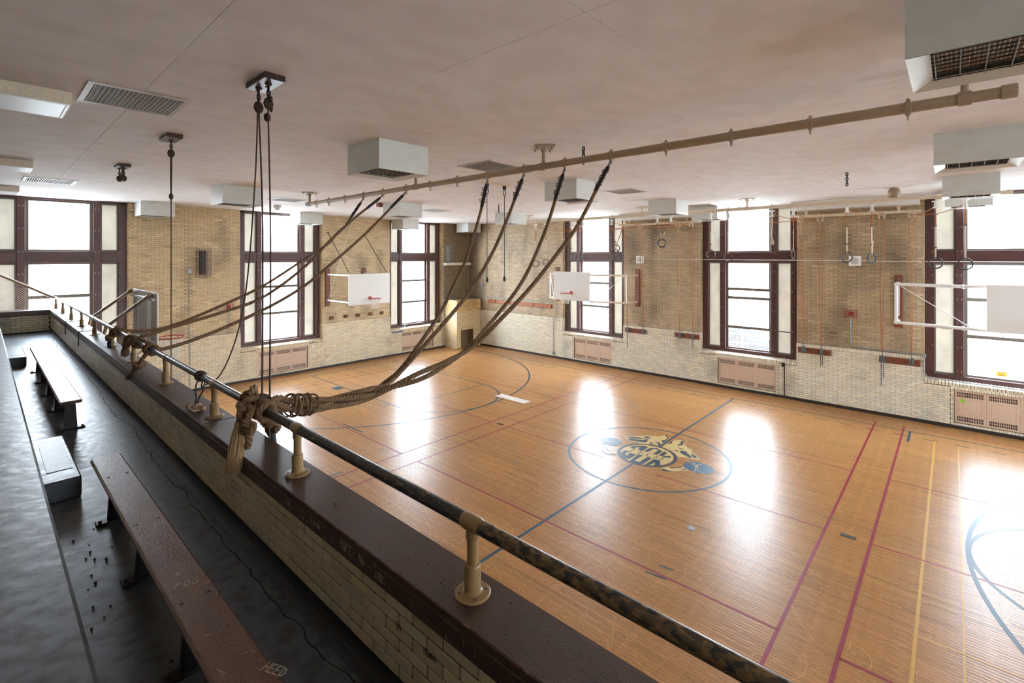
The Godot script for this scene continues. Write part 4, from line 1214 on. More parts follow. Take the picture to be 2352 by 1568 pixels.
	for s in [-1.0, 1.0]:
		for i in 74:
			var z0: float = -3.2 + i * 0.062
			# diagonal wires, cut to the guard
			var p := PackedVector3Array()
			for k in 30:
				var zz: float = z0 + k * 0.06
				var yy: float = COPE + 0.03 + k * 0.06 if s > 0 else COPE + 0.03 + (29 - k) * 0.06
				var lim := 3.66 + (zz + 1.28) / 1.73 * 1.08
				if zz >= -1.28 and zz <= 0.45 and yy <= lim: p.append(Vector3(-19.2 + s * 0.002, yy, zz))
				elif p.size(): break
			if p.size() > 1: b.tube(PackedVector3Array([p[0], p[p.size() - 1]]), 0.0038, 4, false, false)
	part(t, "wire_mesh", b, M.mesh_light, "", "stuff")
	# benches
	var bench := thing("bench", "x", "bench", Vector3(-2.9, GAL, -0.74), "gallery benches")
	var seat := func(tt: Node3D, x0: float, x1: float) -> void:
		var q := mb(tt)
		q.bev(Vector3((x0 + x1) * 0.5, 3.037, -0.74), Vector3(x1 - x0, 0.038, 0.208), 0.012)
		part(tt, "seat_plank", q, M.bench_wood)
	var leg := func(tt: Node3D, lx: float) -> void:
		var q := mb(tt)
		var f := PackedVector3Array()
		for e in [[-0.065, 0.012], [0.065, 0.012], [0.045, 0.318], [-0.045, 0.318]]: f.append(Vector3(0, e[1], e[0]))
		for s in [-0.02, 0.02]:
			var A := []
			for p in f: A.append(Vector3(lx + s, GAL + p.y, -0.74 + p.z))
			if s > 0: q.quad(A[1], A[0], A[3], A[2])
			else: q.quad(A[0], A[1], A[2], A[3])
		for i in 4:
			var p0 := f[i]
			var p1 := f[(i + 1) % 4]
			var a0 := Vector3(lx, GAL + p0.y, -0.74 + p0.z)
			var a1 := Vector3(lx, GAL + p1.y, -0.74 + p1.z)
			q.quad(a0 + Vector3(0.02, 0, 0), a0 - Vector3(0.02, 0, 0), a1 - Vector3(0.02, 0, 0), a1 + Vector3(0.02, 0, 0))
		var lg := part(tt, "leg", q, M.iron_dark)
		q = mb(tt)
		q.bev(Vector3(lx, GAL + 0.008, -0.74), Vector3(0.085, 0.016, 0.27), 0.004)
		part(lg, "foot_plate", q, M.iron_dark)
		q = mb(tt)
		for s in [-0.11, 0.11]: q.lathe(Vector3(lx, GAL + 0.016, -0.74 + s), Vector3.UP, [[0.012, 0], [0.012, 0.01], [0.006, 0.014], [0, 0.014]], 6)
		part(lg, "foot_bolts", q, M.bolt)
		q = mb(tt)
		for s in [-0.06, 0.06]: q.lathe(Vector3(lx, 3.056, -0.74 + s), Vector3.UP, [[0.011, 0], [0.009, 0.003], [0, 0.004]], 10)
		part(tt, "seat_bolts", q, M.bolt)
	bench.set_meta("label", "long dark plank bench with scratched graffiti beside the gallery aisle")
	seat.call(bench, -5.5, -0.25)
	for lx in [-4.95, -3.93, -2.87, -1.8, -0.75]: leg.call(bench, lx)
	scrawl(bench, word("HEED"), Vector3(-2.16, 3.0562, -0.80), Vector3(0.8, 0, -0.35).normalized(), Vector3(-0.35, 0, -0.8).normalized(), 0.04, 0.004, M.scratch, "scratched_letters", bench.position)
	scrawl(bench, word("POG"), Vector3(-3.02, 3.0562, -0.69), Vector3(0.35, 0, -0.94).normalized(), Vector3(-0.94, 0, -0.35).normalized(), 0.05, 0.004, M.scratch, "scratched_letters", bench.position)
	scrawl(bench, word("R"), Vector3(-3.14, 3.0562, -0.72), Vector3(0.35, 0, -0.94).normalized(), Vector3(-0.94, 0, -0.35).normalized(), 0.03, 0.003, M.scratch, "scratched_letters", bench.position)
	for i in 14: scrawl(bench, [[0, 0, rng.randf_range(-1, 1), rng.randf_range(-0.6, 0.6)]], Vector3(rng.randf_range(-3.0, -2.0), 3.0562, rng.randf_range(-0.83, -0.66)), Vector3.RIGHT, Vector3.FORWARD, 0.06, 0.0012, M.scratch, "scratch", bench.position)
	var b2 := thing("bench", "paler worn plank bench on iron legs at the far end of the gallery", "bench", Vector3(-10.5, GAL, -0.74), "gallery benches")
	seat.call(b2, -13.15, -7.9)
	for lx in [-12.35, -11.25, -10.15, -9.05, -7.98]: leg.call(b2, lx)
	# grit on the gallery floor and coping
	var spots := []
	for i in 26: spots.append(Vector3(rng.randf_range(-5.0, -2.4), GAL, rng.randf_range(-0.68, -0.42)))
	for i in 8: spots.append(Vector3(rng.randf_range(-2.2, -1.1), COPE, rng.randf_range(-1.56, -1.36)))
	spots.append(Vector3(-2.75, COPE, -1.44))
	for i in spots.size():
		b = MB.new(); b.o = spots[i]
		var r := rng.randf_range(0.004, 0.009) if spots[i].y < 3.0 else rng.randf_range(0.003, 0.005)
		if i == spots.size() - 1: r = 0.009
		b.ball(spots[i] + Vector3(0, r * 0.6, 0), Vector3(r * rng.randf_range(0.8, 1.8), r * 0.7, r), 7, 5)
		single("grit", b, M.rust_iron, "small crumb of grit on the gallery floor" if spots[i].y < 3.0 else "small dark crumb lying on the wooden coping", "grit", "grit on the gallery" if spots[i].y < 3.0 else "grit on the coping")

# ------------------------------------------------------------------ ceiling things
func build_ceiling_things() -> void:
	# boxed heaters in a grid
	var proto: Node3D = null
	var spots := []
	for e in [[-6.85, -4.5], [-6.8, -9.6], [-6.75, -14.85], [-13.83, -4.5], [-13.75, -9.6], [-13.5, -14.75], [0.22, -4.68], [0.25, -9.85], [0.28, -14.95], [0.3, -17.95], [-6.6, -17.95], [-19.6, -3.9], [-19.6, -9.0], [-19.6, -13.85], [-19.5, -17.9], [7.2, -4.6], [7.2, -9.7], [7.2, -14.9]]: spots.append(Vector3(e[0], CEIL, e[1]))
	for i in spots.size():
		var p: Vector3 = spots[i]
		var lab: String = "white boxed ceiling heater " + ["next to the long rope pipe, over the gallery front", "behind the two last ropes, mid court", "covering part of the ring pipe at the fence window side", "behind the hoist cords, before the second end window", "between the three tied ropes and the far end window", "streaked with rust, beside the hanging cables", "with rust streaks and torn mesh above the pipe end", "before the last ring wall window, mid row", "that hides the end of the ring pipe", "tight to the wall above the last ring wall window", "tight to the wall above the fence window", "tight to the end wall over the caged heater pier", "tight to the end wall over the second end window", "tight to the end wall over the far end window", "tight in the far dark corner", "towards the unseen end wall, gallery side", "towards the unseen end wall, middle", "towards the unseen end wall, ring wall side"][i]
		if proto:
			copy(proto, "ceiling_heater", p, lab)
			continue
		var t := thing("ceiling_heater", lab, "ceiling heater", p, "ceiling heater boxes")
		proto = t
		var h := 0.46
		var b := mb(t)
		for s in [-1.0, 1.0]:
			b.bev(p + Vector3(s * 0.455, -h * 0.5, 0), Vector3(0.012, h, 0.922), 0.002)
			b.bev(p + Vector3(0, -h * 0.5, s * 0.455), Vector3(0.9, h, 0.012), 0.002)
		part(t, "casing", b, M.heater_white)
		b = mb(t)   # sloping reflector rim
		var o := 0.46
		var q := 0.335
		for k in 4:
			var an := PI / 2 * k
			var c := Basis(Vector3.UP, an)
			b.quad(p + c * Vector3(-o, -h - 0.004, o), p + c * Vector3(-q, -h + 0.05, q), p + c * Vector3(q, -h + 0.05, q), p + c * Vector3(o, -h - 0.004, o))
		part(t, "reflector_rim", b, M.heater_white)
		b = mb(t)
		b.quad(p + Vector3(-q, -h + 0.12, -q), p + Vector3(q, -h + 0.12, -q), p + Vector3(q, -h + 0.12, q), p + Vector3(-q, -h + 0.12, q))
		part(t, "burner_plate", b, M.iron_dark)
		b = mb(t)
		for k in 15:
			var v := -q + 0.02 + k * (2 * q - 0.04) / 14.0
			if k % 3 == 0: b.cyl(p + Vector3(v, -h + 0.03, -q), p + Vector3(v, -h + 0.03, q), 0.0045, 5)
			if k % 2 == 0: b.cyl(p + Vector3(-q, -h + 0.035, v), p + Vector3(q, -h + 0.035, v), 0.0045, 5)
		part(t, "wire_grille", b, M.wire)
		b = mb(t)
		for k in 28:
			var v := -q + (k + 0.5) * 2 * q / 28.0
			b.box(p + Vector3(v, -h + 0.085, 0), Vector3(0.004, 0.004, 2 * q)); b.box(p + Vector3(0, -h + 0.085, v), Vector3(2 * q, 0.004, 0.004))
		part(t, "burner_mesh", b, M.mesh_light, "", "stuff")
	# flush vents
	proto = null
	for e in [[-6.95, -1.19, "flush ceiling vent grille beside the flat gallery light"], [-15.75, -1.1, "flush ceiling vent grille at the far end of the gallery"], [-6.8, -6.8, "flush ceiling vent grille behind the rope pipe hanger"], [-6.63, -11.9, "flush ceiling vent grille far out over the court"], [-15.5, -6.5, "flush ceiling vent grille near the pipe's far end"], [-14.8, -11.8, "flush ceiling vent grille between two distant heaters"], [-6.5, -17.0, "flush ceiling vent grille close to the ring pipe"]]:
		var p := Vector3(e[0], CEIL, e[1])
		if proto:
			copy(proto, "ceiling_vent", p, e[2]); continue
		var t := thing("ceiling_vent", e[2], "ceiling vent", p, "ceiling vents")
		proto = t
		var b := mb(t)
		for s in [-1.0, 1.0]:
			b.bev(p + Vector3(s * 0.425, -0.006, 0), Vector3(0.055, 0.016, 0.905), 0.003)
			b.bev(p + Vector3(0, -0.006, s * 0.425), Vector3(0.795, 0.016, 0.055), 0.003)
		part(t, "frame", b, M.vent_metal)
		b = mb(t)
		b.box(p + Vector3(0, -0.001, 0), Vector3(0.8, 0.003, 0.8))  # flat dark sheet: the duct's inner shade put in as colour
		part(t, "painted_duct_shade", b, M.wire)
		for k in 20:
			b = mb(t)
			b.box(p + Vector3(0, -0.008, -0.38 + k * 0.04), Vector3(0.8, 0.006, 0.008), Basis(Vector3.RIGHT, 0.3))
			part(t, "slat", b, M.vent_metal)
		b = mb(t)
		for k in 20: b.box(p + Vector3(-0.38 + k * 0.04, -0.006, 0), Vector3(0.004, 0.005, 0.8))
		part(t, "cross_wires", b, M.vent_metal)
	# flat fluorescent fixtures over the gallery
	proto = null
	for e in [[-7.5, "flat beige ceiling light with ribbed lens beside the big vent"], [-13.1, "flat beige ceiling light second along the gallery"], [-18.0, "flat beige ceiling light by the gallery end window"]]:
		var p := Vector3(e[0], CEIL, -0.05)
		if proto:
			copy(proto, "ceiling_light", p, e[1]); continue
		var t := thing("ceiling_light", e[1], "ceiling light", p, "flat lights over the gallery")
		proto = t
		var b := mb(t)
		b.bev(p + Vector3(0, -0.065, 0), Vector3(0.76, 0.13, 1.24), 0.006)
		part(t, "housing", b, M.pipe_beige)
		b = mb(t)
		b.bev(p + Vector3(0, -0.135, 0), Vector3(0.68, 0.014, 1.16), 0.004)
		for k in 46: b.box(p + Vector3(-0.33 + k * 0.0147, -0.143, 0), Vector3(0.007, 0.004, 1.15))
		part(t, "ribbed_lens", b, M.lens_white)
		b = mb(t)
		for s in [-1.0, 1.0]: b.bev(p + Vector3(s * 0.36, -0.138, 0), Vector3(0.03, 0.016, 1.22), 0.003)
		for s in [-1.0, 1.0]: b.bev(p + Vector3(0, -0.138, s * 0.595), Vector3(0.7, 0.016, 0.03), 0.003)
		part(t, "lens_frame", b, M.white_paint)
	# smoke detector, round bell, loose hooks
	var q := MB.new(); q.o = Vector3(-17.5, CEIL, -7.0)
	q.bev(Vector3(-17.5, CEIL - 0.04, -7.0), Vector3(0.3, 0.08, 0.16), 0.01); q.ball(Vector3(-17.5, CEIL - 0.1, -7.0), Vector3(0.13, 0.07, 0.08))
	single("emergency_light", q, M.white_paint, "small white emergency light on the ceiling near the end windows", "light")
	q = MB.new(); q.o = Vector3(-1.14, CEIL, -16.05)
	q.lathe(Vector3(-1.14, CEIL, -16.05), Vector3.DOWN, [[0.09, 0], [0.125, 0.06], [0.14, 0.13], [0.125, 0.2], [0.08, 0.25], [0, 0.265]], 20)
	single("ceiling_bell", q, M.pipe_tan, "round stained ceiling fitting just above the ring pipe", "ceiling fitting")
	for e in [[-4.46, -6.63, "short chain hook on the ceiling behind the rope pipe"], [-1.67, -12.43, "short chain hook alone on the open ceiling"], [-11.5, -11.95, "short chain hook between the two hanging cables"]]:
		q = MB.new(); q.o = Vector3(e[0], CEIL, e[1])
		q.lathe(Vector3(e[0], CEIL, e[1]), Vector3.DOWN, [[0.02, 0], [0.02, 0.015], [0, 0.016]], 8)
		chain(q, Vector3(e[0], CEIL - 0.01, e[1]), Vector3(e[0], CEIL - 0.28, e[1]), 0.07, 0.011)
		single("chain_hook", q, M.iron_dark, e[2], "hook", "chain hooks on the ceiling")
	q = MB.new(); q.o = Vector3(-14.1, CEIL, -8.94)
	q.bev(Vector3(-14.1, CEIL - 0.07, -8.94), Vector3(0.16, 0.14, 0.16), 0.008)
	single("ceiling_block", q, M.wood_red, "small red wood block on the ceiling beside a heater", "wood block")
	# two steel cables hanging from a plate
	var t := thing("cable_bracket", "ceiling plate with two pulley shackles over the court", "bracket", Vector3(-8.3, CEIL, -8.55))
	var b := mb(t)
	b.bev(Vector3(-8.3, CEIL - 0.015, -8.55), Vector3(0.14, 0.03, 1.0), 0.004)
	part(t, "plate", b, M.pipe_beige)
	for z in [-8.22, -8.83]:
		b = mb(t)
		b.lathe(Vector3(-8.3, CEIL - 0.03, z), Vector3.DOWN, [[0.05, 0], [0.05, 0.05], [0.03, 0.1], [0, 0.11]], 10)
		b.torus(Vector3(-8.3, CEIL - 0.2, z), Vector3.RIGHT, 0.045, 0.011, 14, 6, 1.0, 1.7, Vector3.BACK)
		part(t, "shackle", b, M.iron_dark)
		var c := MB.new(); c.o = Vector3(-8.3, 4.2, z)
		c.cyl(Vector3(-8.3, CEIL - 0.26, z), Vector3(-8.3, 4.3, z), 0.009, 6)
		c.lathe(Vector3(-8.3, 4.32, z), Vector3.DOWN, [[0.01, 0], [0.03, 0.04], [0.034, 0.09], [0.02, 0.13], [0, 0.135]], 10)
		single("hanging_cable", c, M.iron_dark, "thin dark steel cable hanging from the ceiling plate, hook at its end", "cable", "cables from the ceiling plate")
	# hoist blocks over the gallery front
	for k in 3:
		var bx: float = [-5.17, -8.6, -12.0][k]
		var bz: float = [-1.95, -1.91, -1.87][k]
		t = thing("hoist_block", ["dark wood hoist block with pulleys and three cords on the ceiling", "dark wood hoist block with a single pulley and long cord", "dark wood hoist block with three empty pulleys on the ceiling"][k], "hoist block", Vector3(bx, CEIL, bz), "hoist blocks over the gallery front")
		b = mb(t)
		b.bev(Vector3(bx, CEIL - 0.03, bz), Vector3(0.5 if k == 0 else 0.44, 0.06, 0.2), 0.006)
		part(t, "wood_plate", b, M.wood_dark)
		var hooks: Array = [[[-0.12, 0.02], [0.08, 0.0]], [[0.0, 0.0]], [[-0.12, 0.03], [0.0, -0.02], [0.12, 0.02]]][k]
		for j in hooks.size():
			var hp := Vector3(bx + hooks[j][0], CEIL - 0.06, bz + hooks[j][1])
			b = mb(t)
			b.lathe(hp, Vector3.DOWN, [[0.032, 0], [0.032, 0.01], [0.014, 0.015], [0.012, 0.05], [0, 0.051]], 10)
			b.bev(hp + Vector3(0, -0.02, 0), Vector3(0.11, 0.012, 0.025), 0.003)
			part(t, "eye_plate", b, M.rust_iron)
			b = mb(t)
			chain(b, hp + Vector3(0, -0.04, 0), hp + Vector3(0, -0.15, 0), 0.06, 0.007)
			part(t, "chain_links", b, M.iron_dark)
			b = mb(t)
			var pc := hp + Vector3(0, -0.2, 0)
			b.lathe(pc - Vector3(0.022, 0, 0), Vector3.RIGHT, [[0.0, 0], [0.04, 0.002], [0.046, 0.012], [0.046, 0.032], [0.04, 0.042], [0, 0.044]], 14)
			b.torus(pc, Vector3.RIGHT, 0.04, 0.008, 14, 5, 1.0, 1.4, Vector3.BACK)
			if k == 0 and j == 1:
				b.torus(pc + Vector3(0.06, 0.03, 0), Vector3.BACK, 0.025, 0.008); b.torus(pc + Vector3(0.07, -0.07, 0), Vector3.BACK, 0.022, 0.008)
				b.ball(pc + Vector3(-0.03, -0.13, 0), Vector3(0.035, 0.045, 0.035), 8, 6)
			part(t, "pulley", b, M.rust_iron)
	# cords of the hoists
	var cd := MB.new(); cd.o = Vector3(-4.05, RAIL_Y, RAIL_Z)
	cord(cd, PackedVector3Array([Vector3(-5.29, 6.36, -1.93), Vector3(-4.7, 5.1, -1.75), Vector3(-4.12, 3.68, -1.53)]), 0.0075)
	cord(cd, PackedVector3Array([Vector3(-5.1, 6.28, -1.95), Vector3(-4.6, 5.05, -1.78), Vector3(-4.02, 3.66, -1.55)]), 0.0075)
	for i in 5: cd.torus(Vector3(-4.06 + i * 0.018, RAIL_Y, RAIL_Z - 0.02), Vector3(1, 0.2 * sin(i * 2.0), 0.3 * cos(i)).normalized(), 0.085 + 0.008 * sin(i * 1.7), 0.0075, 24, 6)
	cord(cd, PackedVector3Array([Vector3(-4.2, 3.6, -1.6), Vector3(-4.2, 3.3, -1.62), Vector3(-4.2, 3.0, -1.62)]), 0.0075)
	single("lifting_line", cd, M.cord_dark, "pair of dark hoist cords lashed round the rope bundle at the rail", "cord", "lifting lines over the gallery front")
	cd = MB.new(); cd.o = Vector3(-4.05, 3.6, -1.75)
	for i in 9: cd.torus(Vector3(-4.02, 3.585, -1.70).lerp(Vector3(-4.05, 3.545, -1.90), i / 8.0), Vector3(0.2 + 0.25 * sin(i * 1.7), 0.19 + 0.2 * cos(i * 2.3), 0.95).normalized(), 0.088 + 0.006 * sin(i * 2.2), 0.007, 28, 6)
	single("lashing_cord", cd, M.rope, "thin brown cord wound round the twisted rope bundle next to the rail", "cord")
	cd = MB.new(); cd.o = Vector3(-5.5, RAIL_Y, RAIL_Z)
	cord(cd, PackedVector3Array([Vector3(-5.31, 6.36, -1.93), Vector3(-5.3, 5.6, -1.9), Vector3(-5.42, 4.6, -1.87), Vector3(-5.56, 4.0, -1.82), Vector3(-5.75, 3.56, -1.72), Vector3(-5.95, 3.42, -1.62), Vector3(-5.75, 3.46, -1.54), Vector3(-5.55, 3.58, -1.50)]), 0.0075, 0.03)
	for i in 7: cd.torus(Vector3(-5.56 + i * 0.014, RAIL_Y, RAIL_Z), Vector3(1, 0.05 * sin(i), 0.1 * cos(i * 3.0)).normalized(), 0.039 + 0.003 * (i % 3), 0.0075, 18, 6)
	cord(cd, PackedVector3Array([Vector3(-5.5, 3.59, -1.44), Vector3(-5.5, 3.5, -1.42), Vector3(-5.46, 3.42, -1.42), Vector3(-5.44, 3.365, -1.40)]), 0.0075)
	cord(cd, PackedVector3Array([Vector3(-5.48, 3.58, -1.5), Vector3(-5.42, 3.48, -1.46), Vector3(-5.44, 3.4, -1.42), Vector3(-5.43, 3.365, -1.43)]), 0.0075)
	single("lifting_line", cd, M.cord_dark, "dark cord drooping from the ceiling block and wound on the handrail", "cord", "lifting lines over the gallery front")
	var tg := thing("cord_toggle", "short wooden toggle wrapped in cord lying on the coping", "toggle", Vector3(-5.46, COPE, -1.41))
	b = mb(tg)
	b.lathe(Vector3(-5.56, COPE + 0.026, -1.36), Vector3(0.9, 0, -0.43).normalized(), [[0, 0], [0.018, 0.005], [0.026, 0.04], [0.026, 0.19], [0.018, 0.23], [0, 0.235]], 10)
	part(tg, "stick", b, M.fray)
	b = mb(tg)
	for i in 5: b.torus(Vector3(-5.49 + i * 0.02, COPE + 0.03, -1.395 - i * 0.009), Vector3(0.9, 0.1 * sin(i * 2.1), -0.43).normalized(), 0.031, 0.0065, 14, 5)
	cord(b, PackedVector3Array([Vector3(-5.47, COPE + 0.05, -1.39), Vector3(-5.40, COPE + 0.06, -1.33), Vector3(-5.34, COPE + 0.02, -1.37), Vector3(-5.40, COPE + 0.01, -1.45)]), 0.0065)
	part(tg, "cord_wrap", b, M.cord_white)
	cd = MB.new(); cd.o = Vector3(-8.6, 4.4, -1.91)
	cord(cd, PackedVector3Array([Vector3(-8.64, 6.34, -1.91), Vector3(-8.62, 5.9, -1.91), Vector3(-8.6, 5.52, -1.91)]), 0.0075)
	cord(cd, PackedVector3Array([Vector3(-8.56, 6.34, -1.91), Vector3(-8.58, 5.9, -1.91), Vector3(-8.6, 5.52, -1.91)]), 0.0075)
	cd.ball(Vector3(-8.6, 5.7, -1.91), Vector3(0.03, 0.05, 0.03), 8, 6)
	cord(cd, PackedVector3Array([Vector3(-8.6, 5.54, -1.91), Vector3(-8.6, 4.2, -1.91), Vector3(-8.6, 2.7, -1.91)]), 0.0075, 0.3)
	single("lifting_line", cd, M.cord_dark, "long straight dark cord hanging from the single pulley block", "cord", "lifting lines over the gallery front")

func pipe_clamp(t: Node3D, c: Vector3, r: float, m: Material) -> MeshInstance3D:
	var b := mb(t)
	b.lathe(c - Vector3(0.025, 0, 0), Vector3.RIGHT, [[r, 0], [r + 0.012, 0.002], [r + 0.012, 0.048], [r, 0.05]], 16)
	b.bev(c + Vector3(0, r + 0.022, 0), Vector3(0.03, 0.03, 0.03), 0.005)
	b.bev(c + Vector3(0, -r - 0.02, 0), Vector3(0.03, 0.025, 0.03), 0.005)
	b.torus(c + Vector3(0, -r - 0.045, 0), Vector3.RIGHT, 0.022, 0.007, 12, 6)
	return part(t, "clamp", b, m)
func pipe_hanger(t: Node3D, c: Vector3, r: float, top: float, m: Material) -> void:
	var b := mb(t)
	b.cyl(c, Vector3(c.x, top - 0.015, c.z), 0.03, 12)
	b.lathe(c - Vector3(0.05, 0, 0), Vector3.RIGHT, [[r, 0], [r + 0.014, 0.003], [r + 0.014, 0.097], [r, 0.1]], 16)
	b.lathe(Vector3(c.x, top - 0.09, c.z), Vector3.UP, [[0.03, 0], [0.045, 0.02], [0.045, 0.05], [0.06, 0.075]], 14)
	b.bev(Vector3(c.x, top - 0.012, c.z), Vector3(0.34, 0.024, 0.34), 0.004, Basis(Vector3.UP, PI / 4))
	for q in 4:
		var an := TAU * q / 4
		b.cyl(Vector3(c.x + cos(an) * 0.17, top - 0.02, c.z + sin(an) * 0.17), Vector3(c.x + cos(an) * 0.17, top - 0.06, c.z + sin(an) * 0.17), 0.014, 6)
	part(t, "hanger", b, m)
func build_ropes() -> void:
	var PY := 6.28
	var PZ := -6.2
	var t := thing("rope_pipe", "long beige ceiling pipe that carries the climbing ropes", "pipe", Vector3(-6.5, PY, PZ))
	var b := mb(t)
	b.cyl(Vector3(-13.42, PY, PZ), Vector3(0.36, PY, PZ), 0.054, 20)
	part(t, "pipe", b, M.pipe_tan)
	b = mb(t)
	b.lathe(Vector3(0.32, PY, PZ), Vector3.RIGHT, [[0.054, 0], [0.066, 0.002], [0.066, 0.1], [0.06, 0.108], [0, 0.109]], 20)
	b.lathe(Vector3(-13.45, PY, PZ), Vector3.RIGHT, [[0, 0], [0.06, 0.001], [0.06, 0.03], [0.054, 0.031]], 20)
	b.lathe(Vector3(-5.35, PY, PZ), Vector3.RIGHT, [[0.054, 0], [0.064, 0.004], [0.064, 0.13], [0.054, 0.134]], 20)
	part(t, "end_cap", b, M.pipe_tan)
	for x in [-13.3, -8.4, -4.95, 0.08]: pipe_hanger(t, Vector3(x, PY, PZ), 0.054, CEIL, M.pipe_tan)
	for x in [-12.89, -12.2, -11.34, -10.47, -9.63, -8.74, -7.91, -7.08, -6.25, -5.37, -4.52, -3.69, -2.85, -2.01, -1.17, -0.33]: pipe_clamp(t, Vector3(x, PY, PZ), 0.054, M.pipe_tan)
	# the seven ropes
	var lab := {"L1": "climbing rope swung to the rail, tied with a taped end", "L2": "climbing rope swung to the rail, tied with a bushy frayed tassel", "L3": "climbing rope swung to the rail, tied with a stiff dangling knotted end",
		"R1": "climbing rope in the twisted bundle, first from the heater beside the pipe", "R2": "climbing rope in the twisted bundle, hung next to the pipe coupling", "R3": "climbing rope in the twisted bundle, hung just past the middle pipe hanger", "R4": "climbing rope in the twisted bundle, last one along the ceiling pipe"}
	for k in ROPES:
		var p := arr3(ROPES[k])
		t = thing("climbing_rope", lab[k], "rope", p[0], "climbing ropes")
		var d := (p[2] - p[0]).normalized()
		b = mb(t)
		chain(b, p[0] + Vector3(0, 0.02, 0), p[0] + d * 0.13, 0.06, 0.009)
		part(t, "link", b, M.steel)
		b = mb(t)
		var s0 := p[0] + d * 0.12
		b.tube(PackedVector3Array([s0, s0 + d * 0.04, s0 + d * 0.46, s0 + d * 0.5]), [0.022, 0.034, 0.032, 0.028], 10)
		for q in [0.12, 0.24, 0.38]:
			var f: Array = MB.frame(d)
			b.cyl(s0 + d * q - f[0] * 0.06, s0 + d * q + f[0] * 0.06, 0.007, 6)
			if k != "L2" and k != "L3": b.torus(s0 + d * (q - 0.05) + f[0] * 0.05, f[1], 0.022, 0.006, 10, 5)
		part(t, "rope_clamp", b, M.iron_dark)
		# hanging length
		var path := PackedVector3Array()
		var started := false
		for i in p.size():
			if p[i].distance_to(p[0]) > 0.55:
				if not started: path.append(p[0] + d * 0.45)
				started = true
				path.append(p[i])
		var fit := 0.0
		if k == "L1": path.append_array([Vector3(-9.73, 3.67, -1.5), Vector3(-9.73, 3.7, -1.43)])
		elif k == "L2": path.append_array([Vector3(-8.33, 3.70, -1.5)])
		elif k == "L3": path.append_array([Vector3(-7.64, 3.60, -1.54), Vector3(-7.64, 3.56, -1.47)])
		else: path.append(Vector3(-4.06 + 0.05 * "1234".find(k[1]), RAIL_Y + 0.05, RAIL_Z - 0.03))
		b = mb(t)
		laid_rope(b, path, 0.027)
		part(t, "strands", b, M.rope)
		# lashing on the rail and tail
		b = mb(t)
		var tail := mb(t)
		if k == "L1":
			laid_rope(b, coil(-9.80, -9.66, 2.2, 0.06, 0.6), 0.026)
			laid_rope(b, knot(Vector3(-9.76, 3.55, -1.37), 0.062, 0.5), 0.026)
			laid_rope(b, PackedVector3Array([Vector3(-9.72, 3.68, -1.42), Vector3(-9.78, 3.62, -1.38), Vector3(-9.84, 3.52, -1.38), Vector3(-9.78, 3.48, -1.37)]), 0.026)
			tail.tube(PackedVector3Array([Vector3(-9.80, 3.50, -1.37), Vector3(-9.76, 3.44, -1.36), Vector3(-9.72, 3.385, -1.36)]), [0.03, 0.032, 0.03], 10)
			part(t, "taped_end", tail, M.ink)
		elif k == "L2":
			laid_rope(b, coil(-8.42, -8.22, 2.4, 0.06, 2.2), 0.026)
			laid_rope(b, knot(Vector3(-8.50, 3.60, -1.38), 0.066, 1.2), 0.026)
			laid_rope(b, PackedVector3Array([Vector3(-8.25, 3.7, -1.43), Vector3(-8.38, 3.71, -1.38), Vector3(-8.5, 3.66, -1.36), Vector3(-8.6, 3.56, -1.37)]), 0.026)
			tassel(tail, Vector3(-8.58, 3.56, -1.37), Vector3(-8.62, 3.42, -1.37), 0.025, 0.055, 150)
			part(t, "frayed_end", tail, M.rope)
		elif k == "L3":
			laid_rope(b, coil(-7.72, -7.52, 2.6, 0.06, 1.2), 0.026)
			laid_rope(b, PackedVector3Array([Vector3(-7.55, 3.57, -1.41), Vector3(-7.6, 3.5, -1.38), Vector3(-7.66, 3.45, -1.37), Vector3(-7.72, 3.42, -1.37)]), 0.026)
			laid_rope(b, knot(Vector3(-7.72, 3.41, -1.37), 0.058, 0.3), 0.026)
			tail.tube(PackedVector3Array([Vector3(-7.74, 3.38, -1.36), Vector3(-7.84, 3.33, -1.34), Vector3(-7.95, 3.26, -1.32), Vector3(-8.02, 3.21, -1.30)]), [0.026, 0.027, 0.03, 0.028], 9)
			part(t, "stiff_end", tail, M.rope)
		elif k == "R1":
			laid_rope(b, coil(-4.14, -4.02, 1.8, 0.06, 0.4), 0.026)
			laid_rope(b, knot(Vector3(-4.04, 3.72, -1.41), 0.062, 0.9), 0.026)
			laid_rope(b, knot(Vector3(-3.97, 3.63, -1.35), 0.062, 2.0), 0.026)
			laid_rope(b, PackedVector3Array([Vector3(-4.04, 3.72, -1.41), Vector3(-3.98, 3.66, -1.33), Vector3(-3.9, 3.58, -1.29)]), 0.026)
			tassel(tail, Vector3(-3.88, 3.585, -1.285), Vector3(-3.98, 3.20, -1.275), 0.026, 0.055, 260)
			part(t, "frayed_end", tail, M.fray)
		elif k == "R2":
			laid_rope(b, coil(-4.02, -3.92, 1.6, 0.062, 1.2), 0.026)
			laid_rope(b, knot(Vector3(-3.78, 3.56, -1.31), 0.05, 1.7), 0.026)
			laid_rope(b, PackedVector3Array([Vector3(-3.93, 3.66, -1.42), Vector3(-3.84, 3.62, -1.33), Vector3(-3.78, 3.56, -1.30), Vector3(-3.74, 3.48, -1.30), Vector3(-3.78, 3.42, -1.30)]), 0.026)
		elif k == "R3":
			laid_rope(b, coil(-4.2, -4.1, 1.4, 0.062, 2.8), 0.026)
			laid_rope(b, PackedVector3Array([Vector3(-4.16, 3.58, -1.54), Vector3(-4.22, 3.52, -1.6), Vector3(-4.22, 3.44, -1.63)]), 0.026)
			laid_rope(b, knot(Vector3(-4.22, 3.44, -1.65), 0.066, 0.4), 0.026)
